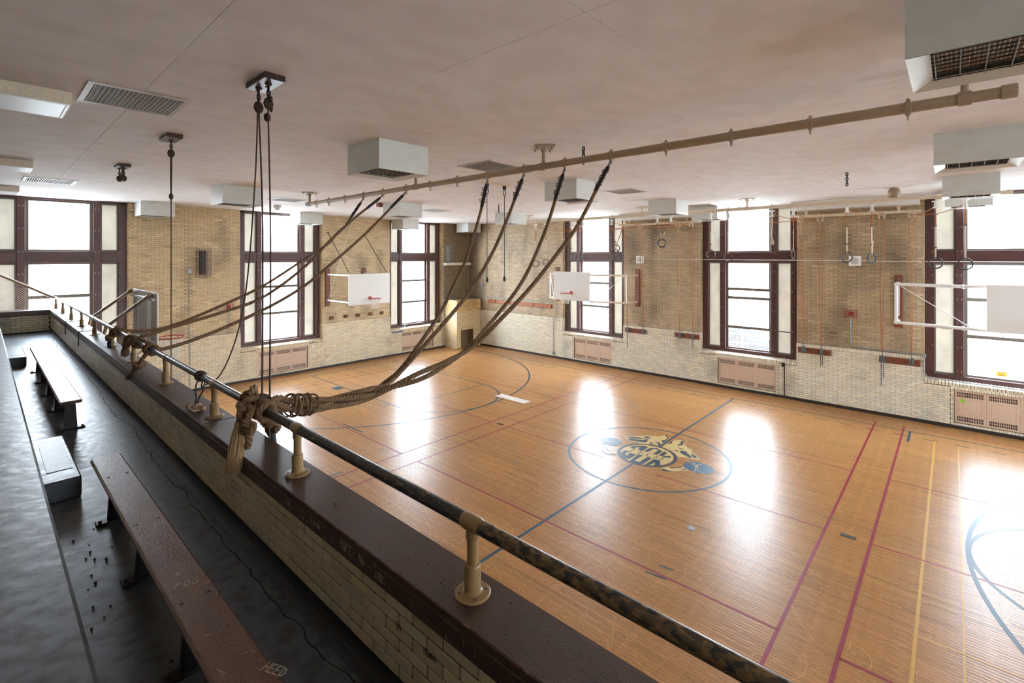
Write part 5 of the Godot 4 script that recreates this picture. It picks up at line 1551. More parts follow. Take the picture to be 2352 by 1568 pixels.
			tail.tube(PackedVector3Array([Vector3(-4.25, 3.38, -1.66), Vector3(-4.26, 3.30, -1.66), Vector3(-4.25, 3.2, -1.67)]), [0.028, 0.03, 0.028], 9)
			part(t, "taped_end", tail, M.ink)
		else:
			laid_rope(b, coil(-3.92, -3.84, 1.2, 0.062, 0.2), 0.026)
			laid_rope(b, knot(Vector3(-4.26, 3.37, -1.66), 0.07, 2.4), 0.026)
			laid_rope(b, PackedVector3Array([Vector3(-3.92, 3.57, -1.5), Vector3(-4.05, 3.52, -1.6), Vector3(-4.2, 3.44, -1.66), Vector3(-4.28, 3.36, -1.68), Vector3(-4.3, 3.28, -1.66)]), 0.026)
		part(t, "lashing", b, M.rope)

# ------------------------------------------------------------------ rings, hoops, wall things
func build_rings() -> void:
	var PY := 6.30
	var PZ := -16.0
	var t := thing("ring_pipe", "long beige ceiling pipe with white bell pulleys for the rings", "pipe", Vector3(-6.5, PY, PZ))
	var b := mb(t)
	b.cyl(Vector3(-13.75, PY, PZ), Vector3(0.95, PY, PZ), 0.05, 16)
	part(t, "pipe", b, M.pipe_beige)
	b = mb(t)
	b.lathe(Vector3(0.93, PY, PZ), Vector3.RIGHT, [[0.05, 0], [0.062, 0.002], [0.062, 0.09], [0, 0.092]], 16)
	b.lathe(Vector3(-13.8, PY, PZ), Vector3.RIGHT, [[0, 0], [0.06, 0.002], [0.06, 0.05], [0.05, 0.052]], 16)
	b.lathe(Vector3(-5.0, PY, PZ), Vector3.RIGHT, [[0.05, 0], [0.06, 0.003], [0.06, 0.1], [0.05, 0.103]], 16)
	part(t, "end_cap", b, M.pipe_beige)
	for x in [-13.55, -8.25, -4.72]: pipe_hanger(t, Vector3(x, PY, PZ), 0.05, CEIL, M.pipe_beige)
	# lower pipes along the wall
	var low := {}
	for e in [[-10.42, -7.03, "left"], [-4.0, -0.68, "right"]]:
		var l := thing("pulley_pipe", "short beige wall pipe with pulleys " + ("between the two hoop boards" if e[2] == "right" else "over the first brick pier, beside the speaker"), "pipe", Vector3((e[0] + e[1]) * 0.5, 6.12, -18.2), "pulley pipes on the ring wall")
		b = mb(l)
		b.cyl(Vector3(e[0], 6.13, -18.2), Vector3(e[1], 6.13, -18.2), 0.045, 14)
		part(l, "pipe", b, M.pipe_beige)
		for x in [e[0] + 0.45, e[1] - 0.5]:
			b = mb(l)
			b.cyl(Vector3(x, 6.13, -18.2), Vector3(x, 6.32, -18.2), 0.032, 10)
			b.lathe(Vector3(x, 6.24, -18.2), Vector3.UP, [[0.035, 0], [0.05, 0.02], [0.05, 0.05], [0.09, 0.07], [0.09, 0.08]], 12)
			part(l, "hanger", b, M.pipe_beige)
		low[e[2]] = l
	var pulleys := [[-10.17, -10.06], [-9.53, -9.41], [-7.94, -7.82], [-7.43, -7.31], [-3.77, -3.66], [-3.23, -3.1], [-1.65, -1.52], [-0.95, -0.82]]
	for i in 8:
		var l: Node3D = low["left" if i < 4 else "right"]
		for x in pulleys[i]:
			b = mb(l)
			b.torus(Vector3(x, 6.13, -18.2), Vector3.RIGHT, 0.05, 0.012, 14, 6)
			b.bev(Vector3(x, 6.06, -18.2), Vector3(0.1, 0.025, 0.06), 0.008)
			b.lathe(Vector3(x - 0.015, 5.99, -18.2), Vector3.RIGHT, [[0, 0], [0.045, 0.001], [0.036, 0.015], [0.045, 0.029], [0, 0.03]], 12)
			for s in [-1.0, 1.0]: b.bev(Vector3(x + s * 0.022, 6.01, -18.2), Vector3(0.006, 0.1, 0.05), 0.002)
			part(l, "pulley", b, M.pipe_beige)
	# rings: x, ring height, turn of the ring, colour, chain it runs to
	var rings := [[-13.2, 4.51, 0.9, 0, 0], [-12.65, 4.57, 1.25, 0, 0], [-11.35, 4.79, 1.15, 0, 1], [-10.79, 4.80, 1.15, 0, 1], [-9.5, 5.12, 0.3, 1, 2], [-8.98, 4.95, 0.3, 1, 2], [-7.68, 5.26, 0.2, 1, 3], [-7.18, 5.30, 0.2, 0, 3],
		[-5.83, 4.88, 0.1, 1, 4], [-5.28, 4.80, 0.2, 1, 4], [-4.02, 0.0, 0.0, 0, 5], [-3.45, 4.88, 1.45, 1, 5], [-2.15, 4.80, 0.55, 0, 6], [-1.60, 4.77, 0.95, 0, 6], [-0.32, 4.65, 0.1, 0, 7], [0.22, 4.63, 0.15, 0, 7]]
	var labels := ["black gym ring in front of the corner brick pier, by the orange peg rail", "black gym ring edge-on near the first window of the ring wall", "black gym ring edge-on before the first ring wall window", "black gym ring hanging before the white backboard window, on a chain strap", "brown gym ring gathered with its partner before the first window", "brown gym ring looped through its partner, the lower one", "brown gym ring tied up with its partner in a V of cords", "pale edged gym ring tied up high with its brown partner", "brown gym ring on a tan strap at the fence window", "brown gym ring on a white strap against the bright fence window", "", "brown gym ring turned edge-on beside the fence window", "black gym ring on a white strap before the wall speaker", "black gym ring half turned on a doubled white strap", "black gym ring with a buckled strap by the last window", "black gym ring on a doubled strap against the bright last window"]
	for i in rings.size():
		var x: float = rings[i][0]
		pipe_clamp(t, Vector3(x, PY, PZ), 0.05, M.pipe_beige)
		b = mb(t)
		b.lathe(Vector3(x, PY - 0.10, PZ), Vector3.DOWN, [[0, 0], [0.075, 0.001], [0.075, 0.03], [0.034, 0.034], [0.034, 0.13], [0.045, 0.16], [0.068, 0.185], [0.06, 0.186], [0, 0.17]], 14)
		part(t, "bell_pulley", b, M.white_paint)
		var bell := Vector3(x, PY - 0.27, PZ)
		if i != 10:
			var tied: bool = rings[i][4] in [2, 3]
			var ry: float = rings[i][1]
			var rx := x
			if tied: rx = -9.33 if rings[i][4] == 2 else -7.50
			var c := Vector3(rx, ry, PZ + (0.03 if i % 2 else -0.03) * (1.0 if tied else 0.0))
			var g := thing("gym_ring", labels[i], "gym ring", c, "gym rings hanging from the ring pipe")
			var ax := Vector3(sin(rings[i][2]), 0, cos(rings[i][2]))
			b = mb(g)
			b.torus(c, ax, 0.134, 0.016, 36, 10)
			part(g, "ring", b, M.ring_black if rings[i][3] == 0 else M.ring_brown)
			var top := c + Vector3(0, 0.134, 0)
			var dir := (bell - top).normalized()
			var len := bell.distance_to(top)
			var side := dir.cross(ax).normalized()
			var bs := Basis(side, dir, side.cross(dir))
			var strap := minf(len * 0.62, 0.85) if not tied else len * 0.42
			b = mb(g)
			var w := 0.036
			b.box(top + dir * (strap * 0.5 - 0.015), Vector3(w, strap + 0.03, 0.006), bs)
			if i in [9, 13, 15]: b.box(top + dir * (strap * 0.22) + bs.z * 0.02, Vector3(w, strap * 0.5, 0.005), bs * Basis(Vector3.RIGHT, 0.07))
			part(g, "strap", b, M.strap if rings[i][3] == 0 or i == 9 else M.cord_white)
			b = mb(g)
			b.bev(top + dir * strap * 0.32, Vector3(w + 0.014, 0.03, 0.016), 0.004, bs)
			part(g, "buckle", b, M.iron_dark)
			b = mb(g)
			b.torus(top + dir * (strap + 0.025), bs.z, 0.022, 0.006, 12, 6)
			part(g, "shackle", b, M.iron_dark)
			b = mb(g)
			var e0 := top + dir * (strap + 0.045)
			laid_rope(b, PackedVector3Array([e0, e0 + dir * 0.12, e0 + dir * 0.24]), 0.016, 0.05)
			part(g, "splice", b, M.cord_tan)
			b = mb(g)
			b.lathe(e0 + dir * 0.24, dir, [[0, 0], [0.045, 0.001], [0.05, 0.012], [0.012, 0.016], [0, 0.017]], 14)
			part(g, "wood_stop", b, M.wood_red)
			b = mb(g)
			b.cyl(e0 + dir * 0.2, bell + Vector3(0, 0.1, 0), 0.0085, 6)
			part(g, "hanging_cord", b, M.cord_tan)
		else:
			b = MB.new(); b.o = Vector3(x, 5.5, PZ)
			laid_rope(b, PackedVector3Array([bell + Vector3(0, 0.05, 0), Vector3(x + 0.01, 5.75, PZ), Vector3(x - 0.01, 5.5, PZ), Vector3(x + 0.02, 5.3, PZ)]), 0.02, 0.06)
			tassel(b, Vector3(x + 0.02, 5.32, PZ), Vector3(x + 0.02, 5.18, PZ), 0.02, 0.04, 40)
			single("rope_stub", b, M.cord_white, "short frayed rope stub under an empty bell pulley", "rope")
		# hauling line: swag to the wall pulley, then down to the cleat chain
		var px: float = pulleys[rings[i][4]][i % 2]
		var cx: float = [-10.12, -9.40, -7.86, -7.34, -3.66, -3.15, -1.58, -0.90][rings[i][4]]
		b = MB.new(); b.o = Vector3(cx, 1.9, -18.3)
		var off := 0.012 if i % 2 else -0.012
		b.tube(sag(bell + Vector3(0.02, 0.06, 0), Vector3(px, 6.03, -18.16), 0.05 + 0.05 * absf(px - x), 14), 0.0095, 6)
		b.tube(PackedVector3Array([Vector3(px, 6.03, -18.16), Vector3(px, 5.97, -18.23), Vector3(lerpf(px, cx, 0.5) + off, 4.0, -18.27), Vector3(cx + off, 1.98, -18.32)]), 0.0095, 6)
		single("hauling_line", b, M.cord_tan, "thin hauling line of the ring pair " + ["by the corner pier", "at the backboard window", "gathered before the backboard window", "tied in a V over the speaker pier", "before the fence window", "at the fence window edge", "before the wall speaker", "at the last window"][rings[i][4]], "cord", "hauling lines of the rings")
	# chains on their cleat boards
	for e in [[-10.28, -9.33, 1.72, "red-brown cleat board with two chains at the edge of the backboard window"], [-8.10, -7.12, 1.75, "red-brown cleat board with two chains left of the fence window"], [-3.83, -2.89, 1.71, "red-brown cleat board with two chains right of the fence window"], [-1.66, -0.70, 1.70, "red-brown cleat board with two chains under the long hoop plank"]]:
		var c := thing("cleat_board", e[3], "cleat board", Vector3((e[0] + e[1]) * 0.5, e[2], -18.42), "cleat boards on the ring wall")
		b = mb(c)
		b.bev(Vector3((e[0] + e[1]) * 0.5, e[2], -18.41), Vector3(e[1] - e[0], 0.185, 0.045), 0.005)
		part(c, "board", b, M.wood_red)
		b = mb(c)
		for k in 4: b.lathe(Vector3(lerpf(e[0] + 0.1, e[1] - 0.1, k / 3.0), e[2], -18.388), Vector3.BACK, [[0.02, 0], [0.02, 0.006], [0.012, 0.012], [0.011, 0.03], [0, 0.031]], 8)
		part(c, "bolts", b, M.iron_dark)
	for k in 8:
		var cx: float = [-10.12, -9.40, -7.86, -7.34, -3.66, -3.15, -1.58, -0.90][k]
		b = MB.new(); b.o = Vector3(cx, 1.9, -18.34)
		chain(b, Vector3(cx, 2.0, -18.33), Vector3(cx, 1.84, -18.35), 0.045, 0.006)
		for j in 13:
			var an := rng.randf() * TAU
			var q := rng.randf_range(0.3, 1.0)
			var a := Vector3(cx + cos(an) * 0.055 * q, 1.80 + rng.randf_range(-0.02, 0.05), -18.35 + absf(sin(an)) * 0.05)
			chain(b, a, a + Vector3(rng.randf_range(-0.035, 0.035), -0.16, rng.randf_range(-0.01, 0.02)), 0.042, 0.0065)
		var long: Array = [[0, -0.7], [0], [0], [0, -0.35], [0], [-0.35, -0.4], [-0.5, -0.75], [0]][k]
		for j in long.size():
			if long[j] < 0: chain(b, Vector3(cx + 0.025 - 0.05 * j, 1.66, -18.345), Vector3(cx + 0.03 - 0.05 * j, 1.66 + long[j], -18.345), 0.042, 0.0065)
		single("tie_chain", b, M.chain, "grey chain bundle on the " + ["cleat board by the backboard window, end hanging far down", "cleat board by the backboard window, short and round", "cleat board left of the fence window, small round bundle", "cleat board left of the fence window, one end hanging", "cleat board right of the fence window, round bundle", "cleat board right of the fence window, two ends hanging", "cleat board under the hoop plank, two long ends", "cleat board under the hoop plank, round bundle"][k], "chain", "chains on the cleat boards")

func net(b: MB, c: Vector3, r: float) -> void:
	var n := 12
	for s in [-1.0, 1.0]:
		for i in n:
			var p := PackedVector3Array()
			for k in 9:
				var h := k / 8.0
				var rr := r * lerpf(1.0, 0.56, sqrt(h))
				var an: float = TAU * (i + s * k * 0.45) / n
				p.append(c + Vector3(cos(an) * rr, -0.42 * h, sin(an) * rr))
			b.tube(p, 0.0055, 4, false, false)
# front: direction the board faces, along: its width direction
func hoop(t: Node3D, c: Vector3, front: Vector3, along: Vector3, w: float, y0: float, y1: float, rim_y: float, rim_shift := 0.0) -> void:
	var b := mb(t)
	var bs := Basis(along, Vector3.UP, front)
	var bc := Vector3(c.x, (y0 + y1) * 0.5, c.z)
	b.bev(bc, Vector3(w, y1 - y0, 0.03), 0.008, bs)
	var bd := part(t, "backboard", b, M.board_white)
	b = mb(t)
	for s in [-1.0, 1.0]:
		b.bev(bc - front * 0.05 + along * s * w * 0.3, Vector3(0.05, y1 - y0 - 0.06, 0.06), 0.006, bs)
		b.bev(bc - front * 0.05 + Vector3.UP * s * (y1 - y0) * 0.38, Vector3(w - 0.1, 0.05, 0.05), 0.006, bs)
	part(bd, "back_frame", b, M.white_paint)
	var rc := Vector3(c.x, rim_y, c.z) + front * 0.40 + along * rim_shift
	b = mb(t)
	b.torus(rc, Vector3.UP, 0.235, 0.0105, 32, 8)
	b.bev(rc - front * 0.375, Vector3(0.13, 0.14, 0.02), 0.004, bs)
	b.bev(rc - front * 0.30, Vector3(0.1, 0.02, 0.15), 0.004, bs)
	for s in [-1.0, 1.0]: b.cyl(rc - front * 0.37 + along * s * 0.05 - Vector3.UP * 0.06, rc - front * 0.16 + along * s * 0.17, 0.007, 6)
	part(t, "rim", b, M.rim_red)
	b = mb(t)
	net(b, rc - Vector3.UP * 0.01, 0.225)
	part(t, "net", b, M.net)
func plank(t: Node3D, c: Vector3, s: Vector3, n: Vector3) -> void:
	var b := mb(t)
	b.bev(c, s, 0.006)
	var p := part(t, "wall_plank", b, M.wood_red)
	b = mb(t)
	for k in 4: b.lathe(c + n * (absf(s.dot(n)) * 0.5) + Vector3.UP * lerpf(-0.42, 0.42, k / 3.0) * s.y, n, [[0.026, 0], [0.026, 0.008], [0.012, 0.014], [0, 0.014]], 8)
	part(p, "bolts", b, M.steel)
func arm(t: Node3D, pts: Array, r: float, m: Material, called := "support_arm") -> void:
	var b := mb(t)
	for i in pts.size() - 1:
		b.cyl(pts[i], pts[i + 1], r, 12)
	for p in pts: b.ball(p, Vector3.ONE * r * 1.35, 10, 7)
	part(t, called, b, m)
func build_hoops() -> void:
	# end wall hoop
	var t := thing("basketball_hoop", "white backboard with red rim on white arms on the end wall, scuffed in the middle", "basketball hoop", Vector3(-18.2, 2.8, -11.07))
	hoop(t, Vector3(-18.2, 0, -11.07), Vector3.RIGHT, Vector3.BACK, 1.95, 2.81, 4.10, 3.07, 0.0)
	for z in [-10.17, -11.93]:
		plank(t, Vector3(-20.12, 3.48, z), Vector3(0.06, 1.64, 0.2), Vector3.RIGHT)
		for y in [4.04, 2.92]: arm(t, [Vector3(-20.06, y, z), Vector3(-18.25, y, z)], 0.034, M.white_paint)
		var b := mb(t)
		b.cyl(Vector3(-18.28, 2.84, z), Vector3(-18.28, 4.1, z), 0.03, 10)
		part(t, "upright", b, M.white_paint)
		b = mb(t)
		chain(b, Vector3(-20.1, 5.86, z), Vector3(-18.3, 4.16, z), 0.09, 0.006)
		b.cyl(Vector3(-20.14, 5.86, z), Vector3(-20.0, 5.86, z), 0.02, 8)
		part(t, "stay_chain", b, M.iron_dark)
	var b := mb(t)
	b.cyl(Vector3(-20.05, 2.95, -10.17), Vector3(-19.2, 6.55, -10.9), 0.008, 6)
	part(t, "stay_wire", b, M.white_paint)
	# ring wall hoop with elbowed arms
	t = thing("basketball_hoop", "clean white backboard on elbowed beige arms before the first ring wall window", "basketball hoop", Vector3(-11.82, 2.9, -16.67))
	hoop(t, Vector3(-11.82, 0, -16.67), Vector3.BACK, Vector3.RIGHT, 1.84, 2.98, 4.18, 3.30, 0.0)
	for s in [-1.0, 1.0]:
		var px: float = -11.82 + s * 2.09
		plank(t, Vector3(px, 3.51, -18.46), Vector3(0.2, 1.58, 0.06), Vector3.BACK)
		for y in [4.04, 2.92]:
			arm(t, [Vector3(px, y, -18.4), Vector3(px - s * 0.12, y, -17.75), Vector3(-11.82 + s * 0.86, y + (0.02 if y > 3.5 else 0.06), -16.72)], 0.036, M.pipe_beige)
		b = mb(t)
		b.cyl(Vector3(px - s * 0.12, 2.92, -17.75), Vector3(px - s * 0.12, 4.04, -17.75), 0.03, 10)
		part(t, "upright", b, M.white_paint)
		b = mb(t)
		b.cyl(Vector3(px - s * 0.2, 4.0, -17.68), Vector3(-11.82 + s * 1.05, 3.02, -16.85), 0.01, 6)
		part(t, "stay_rod", b, M.white_paint)
	# hoop at the right edge, on one long side arm
	t = thing("basketball_hoop", "grey-white backboard on long white side arms across the last window", "basketball hoop", Vector3(1.58, 2.9, -17.2))
	hoop(t, Vector3(1.58, 0, -17.2), Vector3.BACK, Vector3.RIGHT, 1.9, 2.90, 4.10, 3.2)
	plank(t, Vector3(-1.2, 3.485, -18.46), Vector3(0.2, 1.56, 0.06), Vector3.BACK)
	for y in [4.01, 2.90]:
		arm(t, [Vector3(-1.2, y, -18.4), Vector3(-1.22, y, -17.9), Vector3(0.2, y, -17.62), Vector3(0.9, y + 0.03, -17.26)], 0.044, M.white_paint)
		b = mb(t)
		var a := Vector3(-1.22, y, -17.9).lerp(Vector3(0.2, y, -17.62), 0.68)
		b.cyl(a, a + Vector3(0.24, 0, 0.048), 0.056, 12)
		part(t, "arm_coupling", b, M.white_paint)
	b = mb(t)
	b.cyl(Vector3(-1.22, 2.9, -17.9), Vector3(-1.22, 4.01, -17.9), 0.042, 12)
	b.cyl(Vector3(-1.16, 3.1, -17.96), Vector3(-1.16, 3.95, -17.96), 0.012, 8)
	part(t, "upright", b, M.white_paint)
	b = mb(t)
	b.cyl(Vector3(-1.1, 3.95, -17.86), Vector3(0.3, 2.97, -17.6), 0.011, 6)
	b.bev(Vector3(0.3, 2.95, -17.6), Vector3(0.05, 0.1, 0.05), 0.006)
	part(t, "stay_rod", b, M.white_paint)
	plank(t, Vector3(4.36, 3.485, -18.46), Vector3(0.2, 1.56, 0.06), Vector3.BACK)
	for y in [4.01, 2.90]: arm(t, [Vector3(4.36, y, -18.4), Vector3(4.3, y, -17.8), Vector3(2.4, y + 0.03, -17.26)], 0.044, M.white_paint)
	# hoop hung on the gallery front, seen from behind
	t = thing("basketball_hoop", "backboard seen from behind on braces at the gallery front, ropes passing it", "basketball hoop", Vector3(-11.05, 3.2, -2.05))
	hoop(t, Vector3(-11.05, 0, -2.05), Vector3.FORWARD, Vector3.LEFT, 1.9, 3.20, 4.18, 3.27)
	for x in [[-14.4, -11.9], [-12.4, -10.3]]:
		arm(t, [Vector3(x[0], 3.42, -1.68), Vector3(x[1], 4.14, -1.98)], 0.03, M.pipe_tan, "brace")
		arm(t, [Vector3(x[0], 3.25, -1.64), Vector3(x[0], 3.42, -1.68)], 0.03, M.pipe_tan, "brace")
		arm(t, [Vector3(x[1] + 0.2, 3.1, -1.62), Vector3(x[1] + 0.2, 3.3, -2.0)], 0.02, M.pipe_tan, "brace")

func cage(called: String, label: String, c: Vector3, n: Vector3, along: Vector3, w: float, h: float, d: float, m: Material, inner: Material, iw: float, ih: float) -> void:
	var t := thing(called, label, "wall fixture", c)
	var bs := Basis(along, Vector3.UP, n)
	var b := mb(t)
	b.bev(c + n * d * 0.4, Vector3(iw, ih, d * 0.75), 0.01, bs)
	part(t, "unit", b, inner)
	b = mb(t)
	for k in 6:
		var u := -w * 0.5 + k * w / 5.0
		b.tube(PackedVector3Array([c + along * u + Vector3.UP * h * 0.5, c + along * u + Vector3.UP * h * 0.5 + n * d, c + along * u - Vector3.UP * h * 0.5 + n * d, c + along * u - Vector3.UP * h * 0.5]), 0.006, 5)
	var rows := int(h / 0.055)
	for k in rows + 1:
		var y := -h * 0.5 + k * h / rows
		b.tube(PackedVector3Array([c - along * w * 0.5 + Vector3.UP * y, c - along * w * 0.5 + Vector3.UP * y + n * d, c + along * w * 0.5 + Vector3.UP * y + n * d, c + along * w * 0.5 + Vector3.UP * y]), 0.0045, 5)
	part(t, "wire_cage", b, m)
func conduit(pts: Array, label: String, boxes: Array = [], r := 0.014) -> void:
	var t := thing("conduit", label, "conduit", pts[pts.size() - 1])
	var b := mb(t)
	b.tube(PackedVector3Array(pts), r, 8)
	part(t, "tube", b, M.conduit)
	for e in boxes:
		b = mb(t)
		b.bev(e[0], e[1], 0.006)
		part(t, "junction_box", b, M.conduit)
func build_wall_things() -> void:
	var b: MB
	var XW := -20.15
	var ZW := -18.5
	cage("caged_heater", "tall wire caged brown wall heater above the conduit, between two end windows", Vector3(XW, 4.6, -5.42), Vector3.RIGHT, Vector3.FORWARD, 0.46, 1.05, 0.16, M.wire, M.wood_dark, 0.2, 0.85)
	cage("caged_heater", "tall wire caged grey unit in the dark corner above the ledge", Vector3(XW, 4.97, -16.95), Vector3.RIGHT, Vector3.FORWARD, 0.4, 1.0, 0.16, M.conduit, M.conduit, 0.16, 0.8)
	cage("alarm_cage", "red wire cage on the end wall beside the second window", Vector3(XW, 2.94, -6.28), Vector3.RIGHT, Vector3.FORWARD, 0.34, 0.27, 0.1, M.cage_red, M.cage_red, 0.12, 0.14)
	cage("alarm_cage", "red wire cage on the ring wall between window and hoop plank", Vector3(-2.38, 3.02, ZW), Vector3.BACK, Vector3.RIGHT, 0.31, 0.24, 0.1, M.cage_red, M.cage_red, 0.11, 0.12)
	conduit([Vector3(-20.13, 4.26, -5.02), Vector3(-20.13, 2.0, -5.02), Vector3(-20.06, 1.9, -5.02), Vector3(-20.06, 0.1, -5.02)], "thin conduit running down from the caged heater to the floor", [[Vector3(-20.12, 4.28, -5.02), Vector3(0.06, 0.14, 0.13)], [Vector3(-20.05, 0.75, -5.02), Vector3(0.05, 0.12, 0.08)]], 0.012)
	conduit([Vector3(-20.12, 2.85, -6.28), Vector3(-20.12, 2.1, -6.28), Vector3(-20.12, 2.0, -6.22), Vector3(-20.12, 1.96, -6.1), Vector3(-20.06, 1.95, -5.1)], "bent conduit below the red cage on the end wall", [], 0.014)
	conduit([Vector3(-2.38, 2.9, -18.46), Vector3(-2.38, 2.12, -18.46), Vector3(-2.35, 2.03, -18.46), Vector3(-2.26, 1.97, -18.46), Vector3(-0.66, 1.965, -18.44), Vector3(-0.62, 1.92, -18.42), Vector3(-0.62, 1.45, -18.42), Vector3(-0.55, 1.34, -18.42), Vector3(0.2, 1.305, -18.44), Vector3(2.5, 1.305, -18.44)], "grey conduit bending down from the red cage and along the wainscot top", [[Vector3(-0.62, 1.94, -18.42), Vector3(0.09, 0.09, 0.06)]], 0.017)
	conduit([Vector3(-20.1, 4.3, -16.62), Vector3(-20.1, 2.0, -16.62), Vector3(-20.03, 1.9, -16.58), Vector3(-20.03, 0.1, -16.55)], "grey conduit beside the corner alcove, from box to floor", [[Vector3(-20.1, 4.33, -16.62), Vector3(0.06, 0.16, 0.12)]], 0.016)
	conduit([Vector3(-19.0, 3.28, -18.46), Vector3(-19.0, 2.72, -18.46), Vector3(-18.9, 2.64, -18.46), Vector3(-14.2, 2.64, -18.46), Vector3(-14.02, 2.58, -18.46), Vector3(-14.0, 2.4, -18.46), Vector3(-14.0, 2.0, -18.45), Vector3(-14.1, 1.9, -18.4), Vector3(-14.1, 0.25, -18.4)], "grey conduit running above the orange peg rail and down to the floor", [[Vector3(-19.0, 3.3, -18.45), Vector3(0.13, 0.14, 0.06)], [Vector3(-14.1, 0.22, -18.39), Vector3(0.09, 0.14, 0.06)]], 0.014)
	b = MB.new(); b.o = Vector3(-5, 4.7, -18.45)
	b.tube(PackedVector3Array([Vector3(-9.4, 4.71, -18.47), Vector3(-7.12, 4.70, -18.47), Vector3(-7.1, 4.7, -18.62), Vector3(-3.9, 4.69, -18.62), Vector3(-3.88, 4.69, -18.47), Vector3(-0.68, 4.67, -18.47), Vector3(-0.66, 4.67, -18.62), Vector3(2.6, 4.67, -18.62)]), 0.013, 6)
	single("wire_run", b, M.white_paint, "thin white wire run along the ring wall at speaker height", "wire")
	for e in [[-9.6, 4.69, "square white wall speaker left of the fence window"], [-2.27, 4.675, "square white wall speaker behind the black gym ring"]]:
		var t := thing("wall_speaker", e[2], "speaker", Vector3(e[0], e[1], ZW))
		b = mb(t)
		b.bev(Vector3(e[0], e[1], ZW + 0.06), Vector3(0.31, 0.31, 0.12), 0.008)
		part(t, "box", b, M.white_paint)
		b = mb(t)
		b.lathe(Vector3(e[0], e[1], ZW + 0.118), Vector3.BACK, [[0.105, 0], [0.105, 0.004], [0.09, 0.006], [0, 0.007]], 20)
		part(t, "grille", b, M.vent_metal)
	# peg blocks under the end hoop
	for i in 5:
		var z: float = [-10.36, -11.02, -11.63, -12.26, -12.86][i]
		var t := thing("wall_peg", "small wood peg block in the row under the end hoop", "peg", Vector3(XW, 2.15, z), "peg blocks under the end hoop")
		b = mb(t)
		b.bev(Vector3(XW + 0.06, 2.15, z), Vector3(0.12, 0.14, 0.14), 0.012)
		part(t, "block", b, M.wood_peg)
		b = mb(t)
		b.lathe(Vector3(XW + 0.12, 2.15, z), Vector3.RIGHT, [[0.025, 0], [0.025, 0.01], [0.012, 0.012], [0, 0.012]], 8)
		part(t, "bolt", b, M.iron_dark)
	# orange peg rail in the corner
	var t := thing("peg_rail", "long orange varnished board with holes on the corner brick wall", "peg rail", Vector3(-16.4, 2.43, ZW))
	for e in [[-18.55, -18.0], [-17.97, -16.9], [-16.87, -15.4], [-15.37, -14.25]]:
		b = mb(t)
		b.bev(Vector3((e[0] + e[1]) * 0.5, 2.43, ZW + 0.035), Vector3(e[1] - e[0], 0.17, 0.07), 0.008)
		part(t, "board", b, M.wood_orange)
	b = mb(t)
	for i in 9: b.lathe(Vector3(-18.35 + i * 0.5, 2.43, ZW + 0.066), Vector3.BACK, [[0.02, 0], [0.02, 0.006], [0, 0.007]], 8)
	part(t, "bolts", b, M.iron_dark)
	b = MB.new(); b.o = Vector3(-20.1, 2.55, -18.45)
	b.cyl(Vector3(-20.11, 2.54, -18.46), Vector3(-20.11, 6.2, -18.46), 0.014, 8)
	single("corner_pipe", b, M.pipe_tan, "thin tan pipe standing in the dark brick corner above the alcove box", "pipe")
	# ledge duct in the corner
	b = MB.new(); b.o = Vector3(-20.05, 4.42, -17.5)
	b.bev(Vector3(-20.05, 4.42, -17.56), Vector3(0.2, 0.14, 1.84), 0.015)
	single("corner_duct", b, M.cream_panel, "pale horizontal duct across the dark brick corner under the cage", "duct")
	# shut-off box and pipe right of the fence window radiator
	t = thing("riser_pipe", "thin rusty riser pipe with dark box beside the radiator cover", "pipe", Vector3(-4.2, 0.0, -18.4))
	b = mb(t)
	b.cyl(Vector3(-4.24, 0.1, -18.41), Vector3(-4.24, 1.12, -18.41), 0.017, 8)
	part(t, "tube", b, M.rust_iron)
	b = mb(t)
	b.bev(Vector3(-4.27, 1.14, -18.4), Vector3(0.1, 0.13, 0.06), 0.006)
	part(t, "box", b, M.iron_dark)
	b = mb(t)
	b.ball(Vector3(-4.32, 1.0, -18.4), Vector3(0.04, 0.04, 0.03), 10, 6)
	part(t, "knob", b, M.white_paint)
	# small things
	t = thing("water_bottle", "small clear water bottle standing on the far window sill", "bottle", Vector3(-20.16, 1.30, -14.2))
	b = mb(t)
	b.lathe(Vector3(-20.16, 1.295, -14.2), Vector3.UP, [[0, 0], [0.032, 0.002], [0.034, 0.06], [0.031, 0.08], [0.034, 0.1], [0.033, 0.15], [0.014, 0.19], [0.013, 0.205]], 14)
	part(t, "body", b, M.bottle)
	b = mb(t)
	b.lathe(Vector3(-20.16, 1.50, -14.2), Vector3.UP, [[0.015, 0], [0.015, 0.016], [0, 0.017]], 12)
	part(t, "cap", b, M.white_paint)
	b = MB.new(); b.o = Vector3(-20.07, 1.12, -13.7)
	b.bev(Vector3(-20.075, 1.135, -13.72), Vector3(0.015, 0.06, 0.62), 0.003)
	single("blue_strip", b, M.tape_blue, "short blue strip on the bricks below the far window", "strip")
	b = MB.new(); b.o = Vector3(0.98, 1.58, -18.78)
	b.bev(Vector3(0.98, 1.60, -18.785), Vector3(0.22, 0.13, 0.004), 0.001)
	var st := single("window_sticker", b, M.sticker_yellow, "yellow paper notice stuck low on the last window pane", "sticker")
	b = MB.new(); b.o = Vector3(0.98, 1.58, -18.78)
	for k in 3: b.box(Vector3(0.98, 1.635 - k * 0.034, -18.7825), Vector3(0.15 - 0.02 * k, 0.012, 0.001))
	part(st, "printed_lines", b, M.rust)
	b = MB.new(); b.o = Vector3(-20.07, 1.0, -9.52)
	b.bev(Vector3(-20.07, 1.01, -9.5), Vector3(0.02, 0.09, 0.09), 0.006)
	single("wall_plate", b, M.white_paint, "small white plate on the bricks beside the rust stains", "wall plate")
	b = MB.new(); b.o = Vector3(-4.02, 2.2, -18.78)
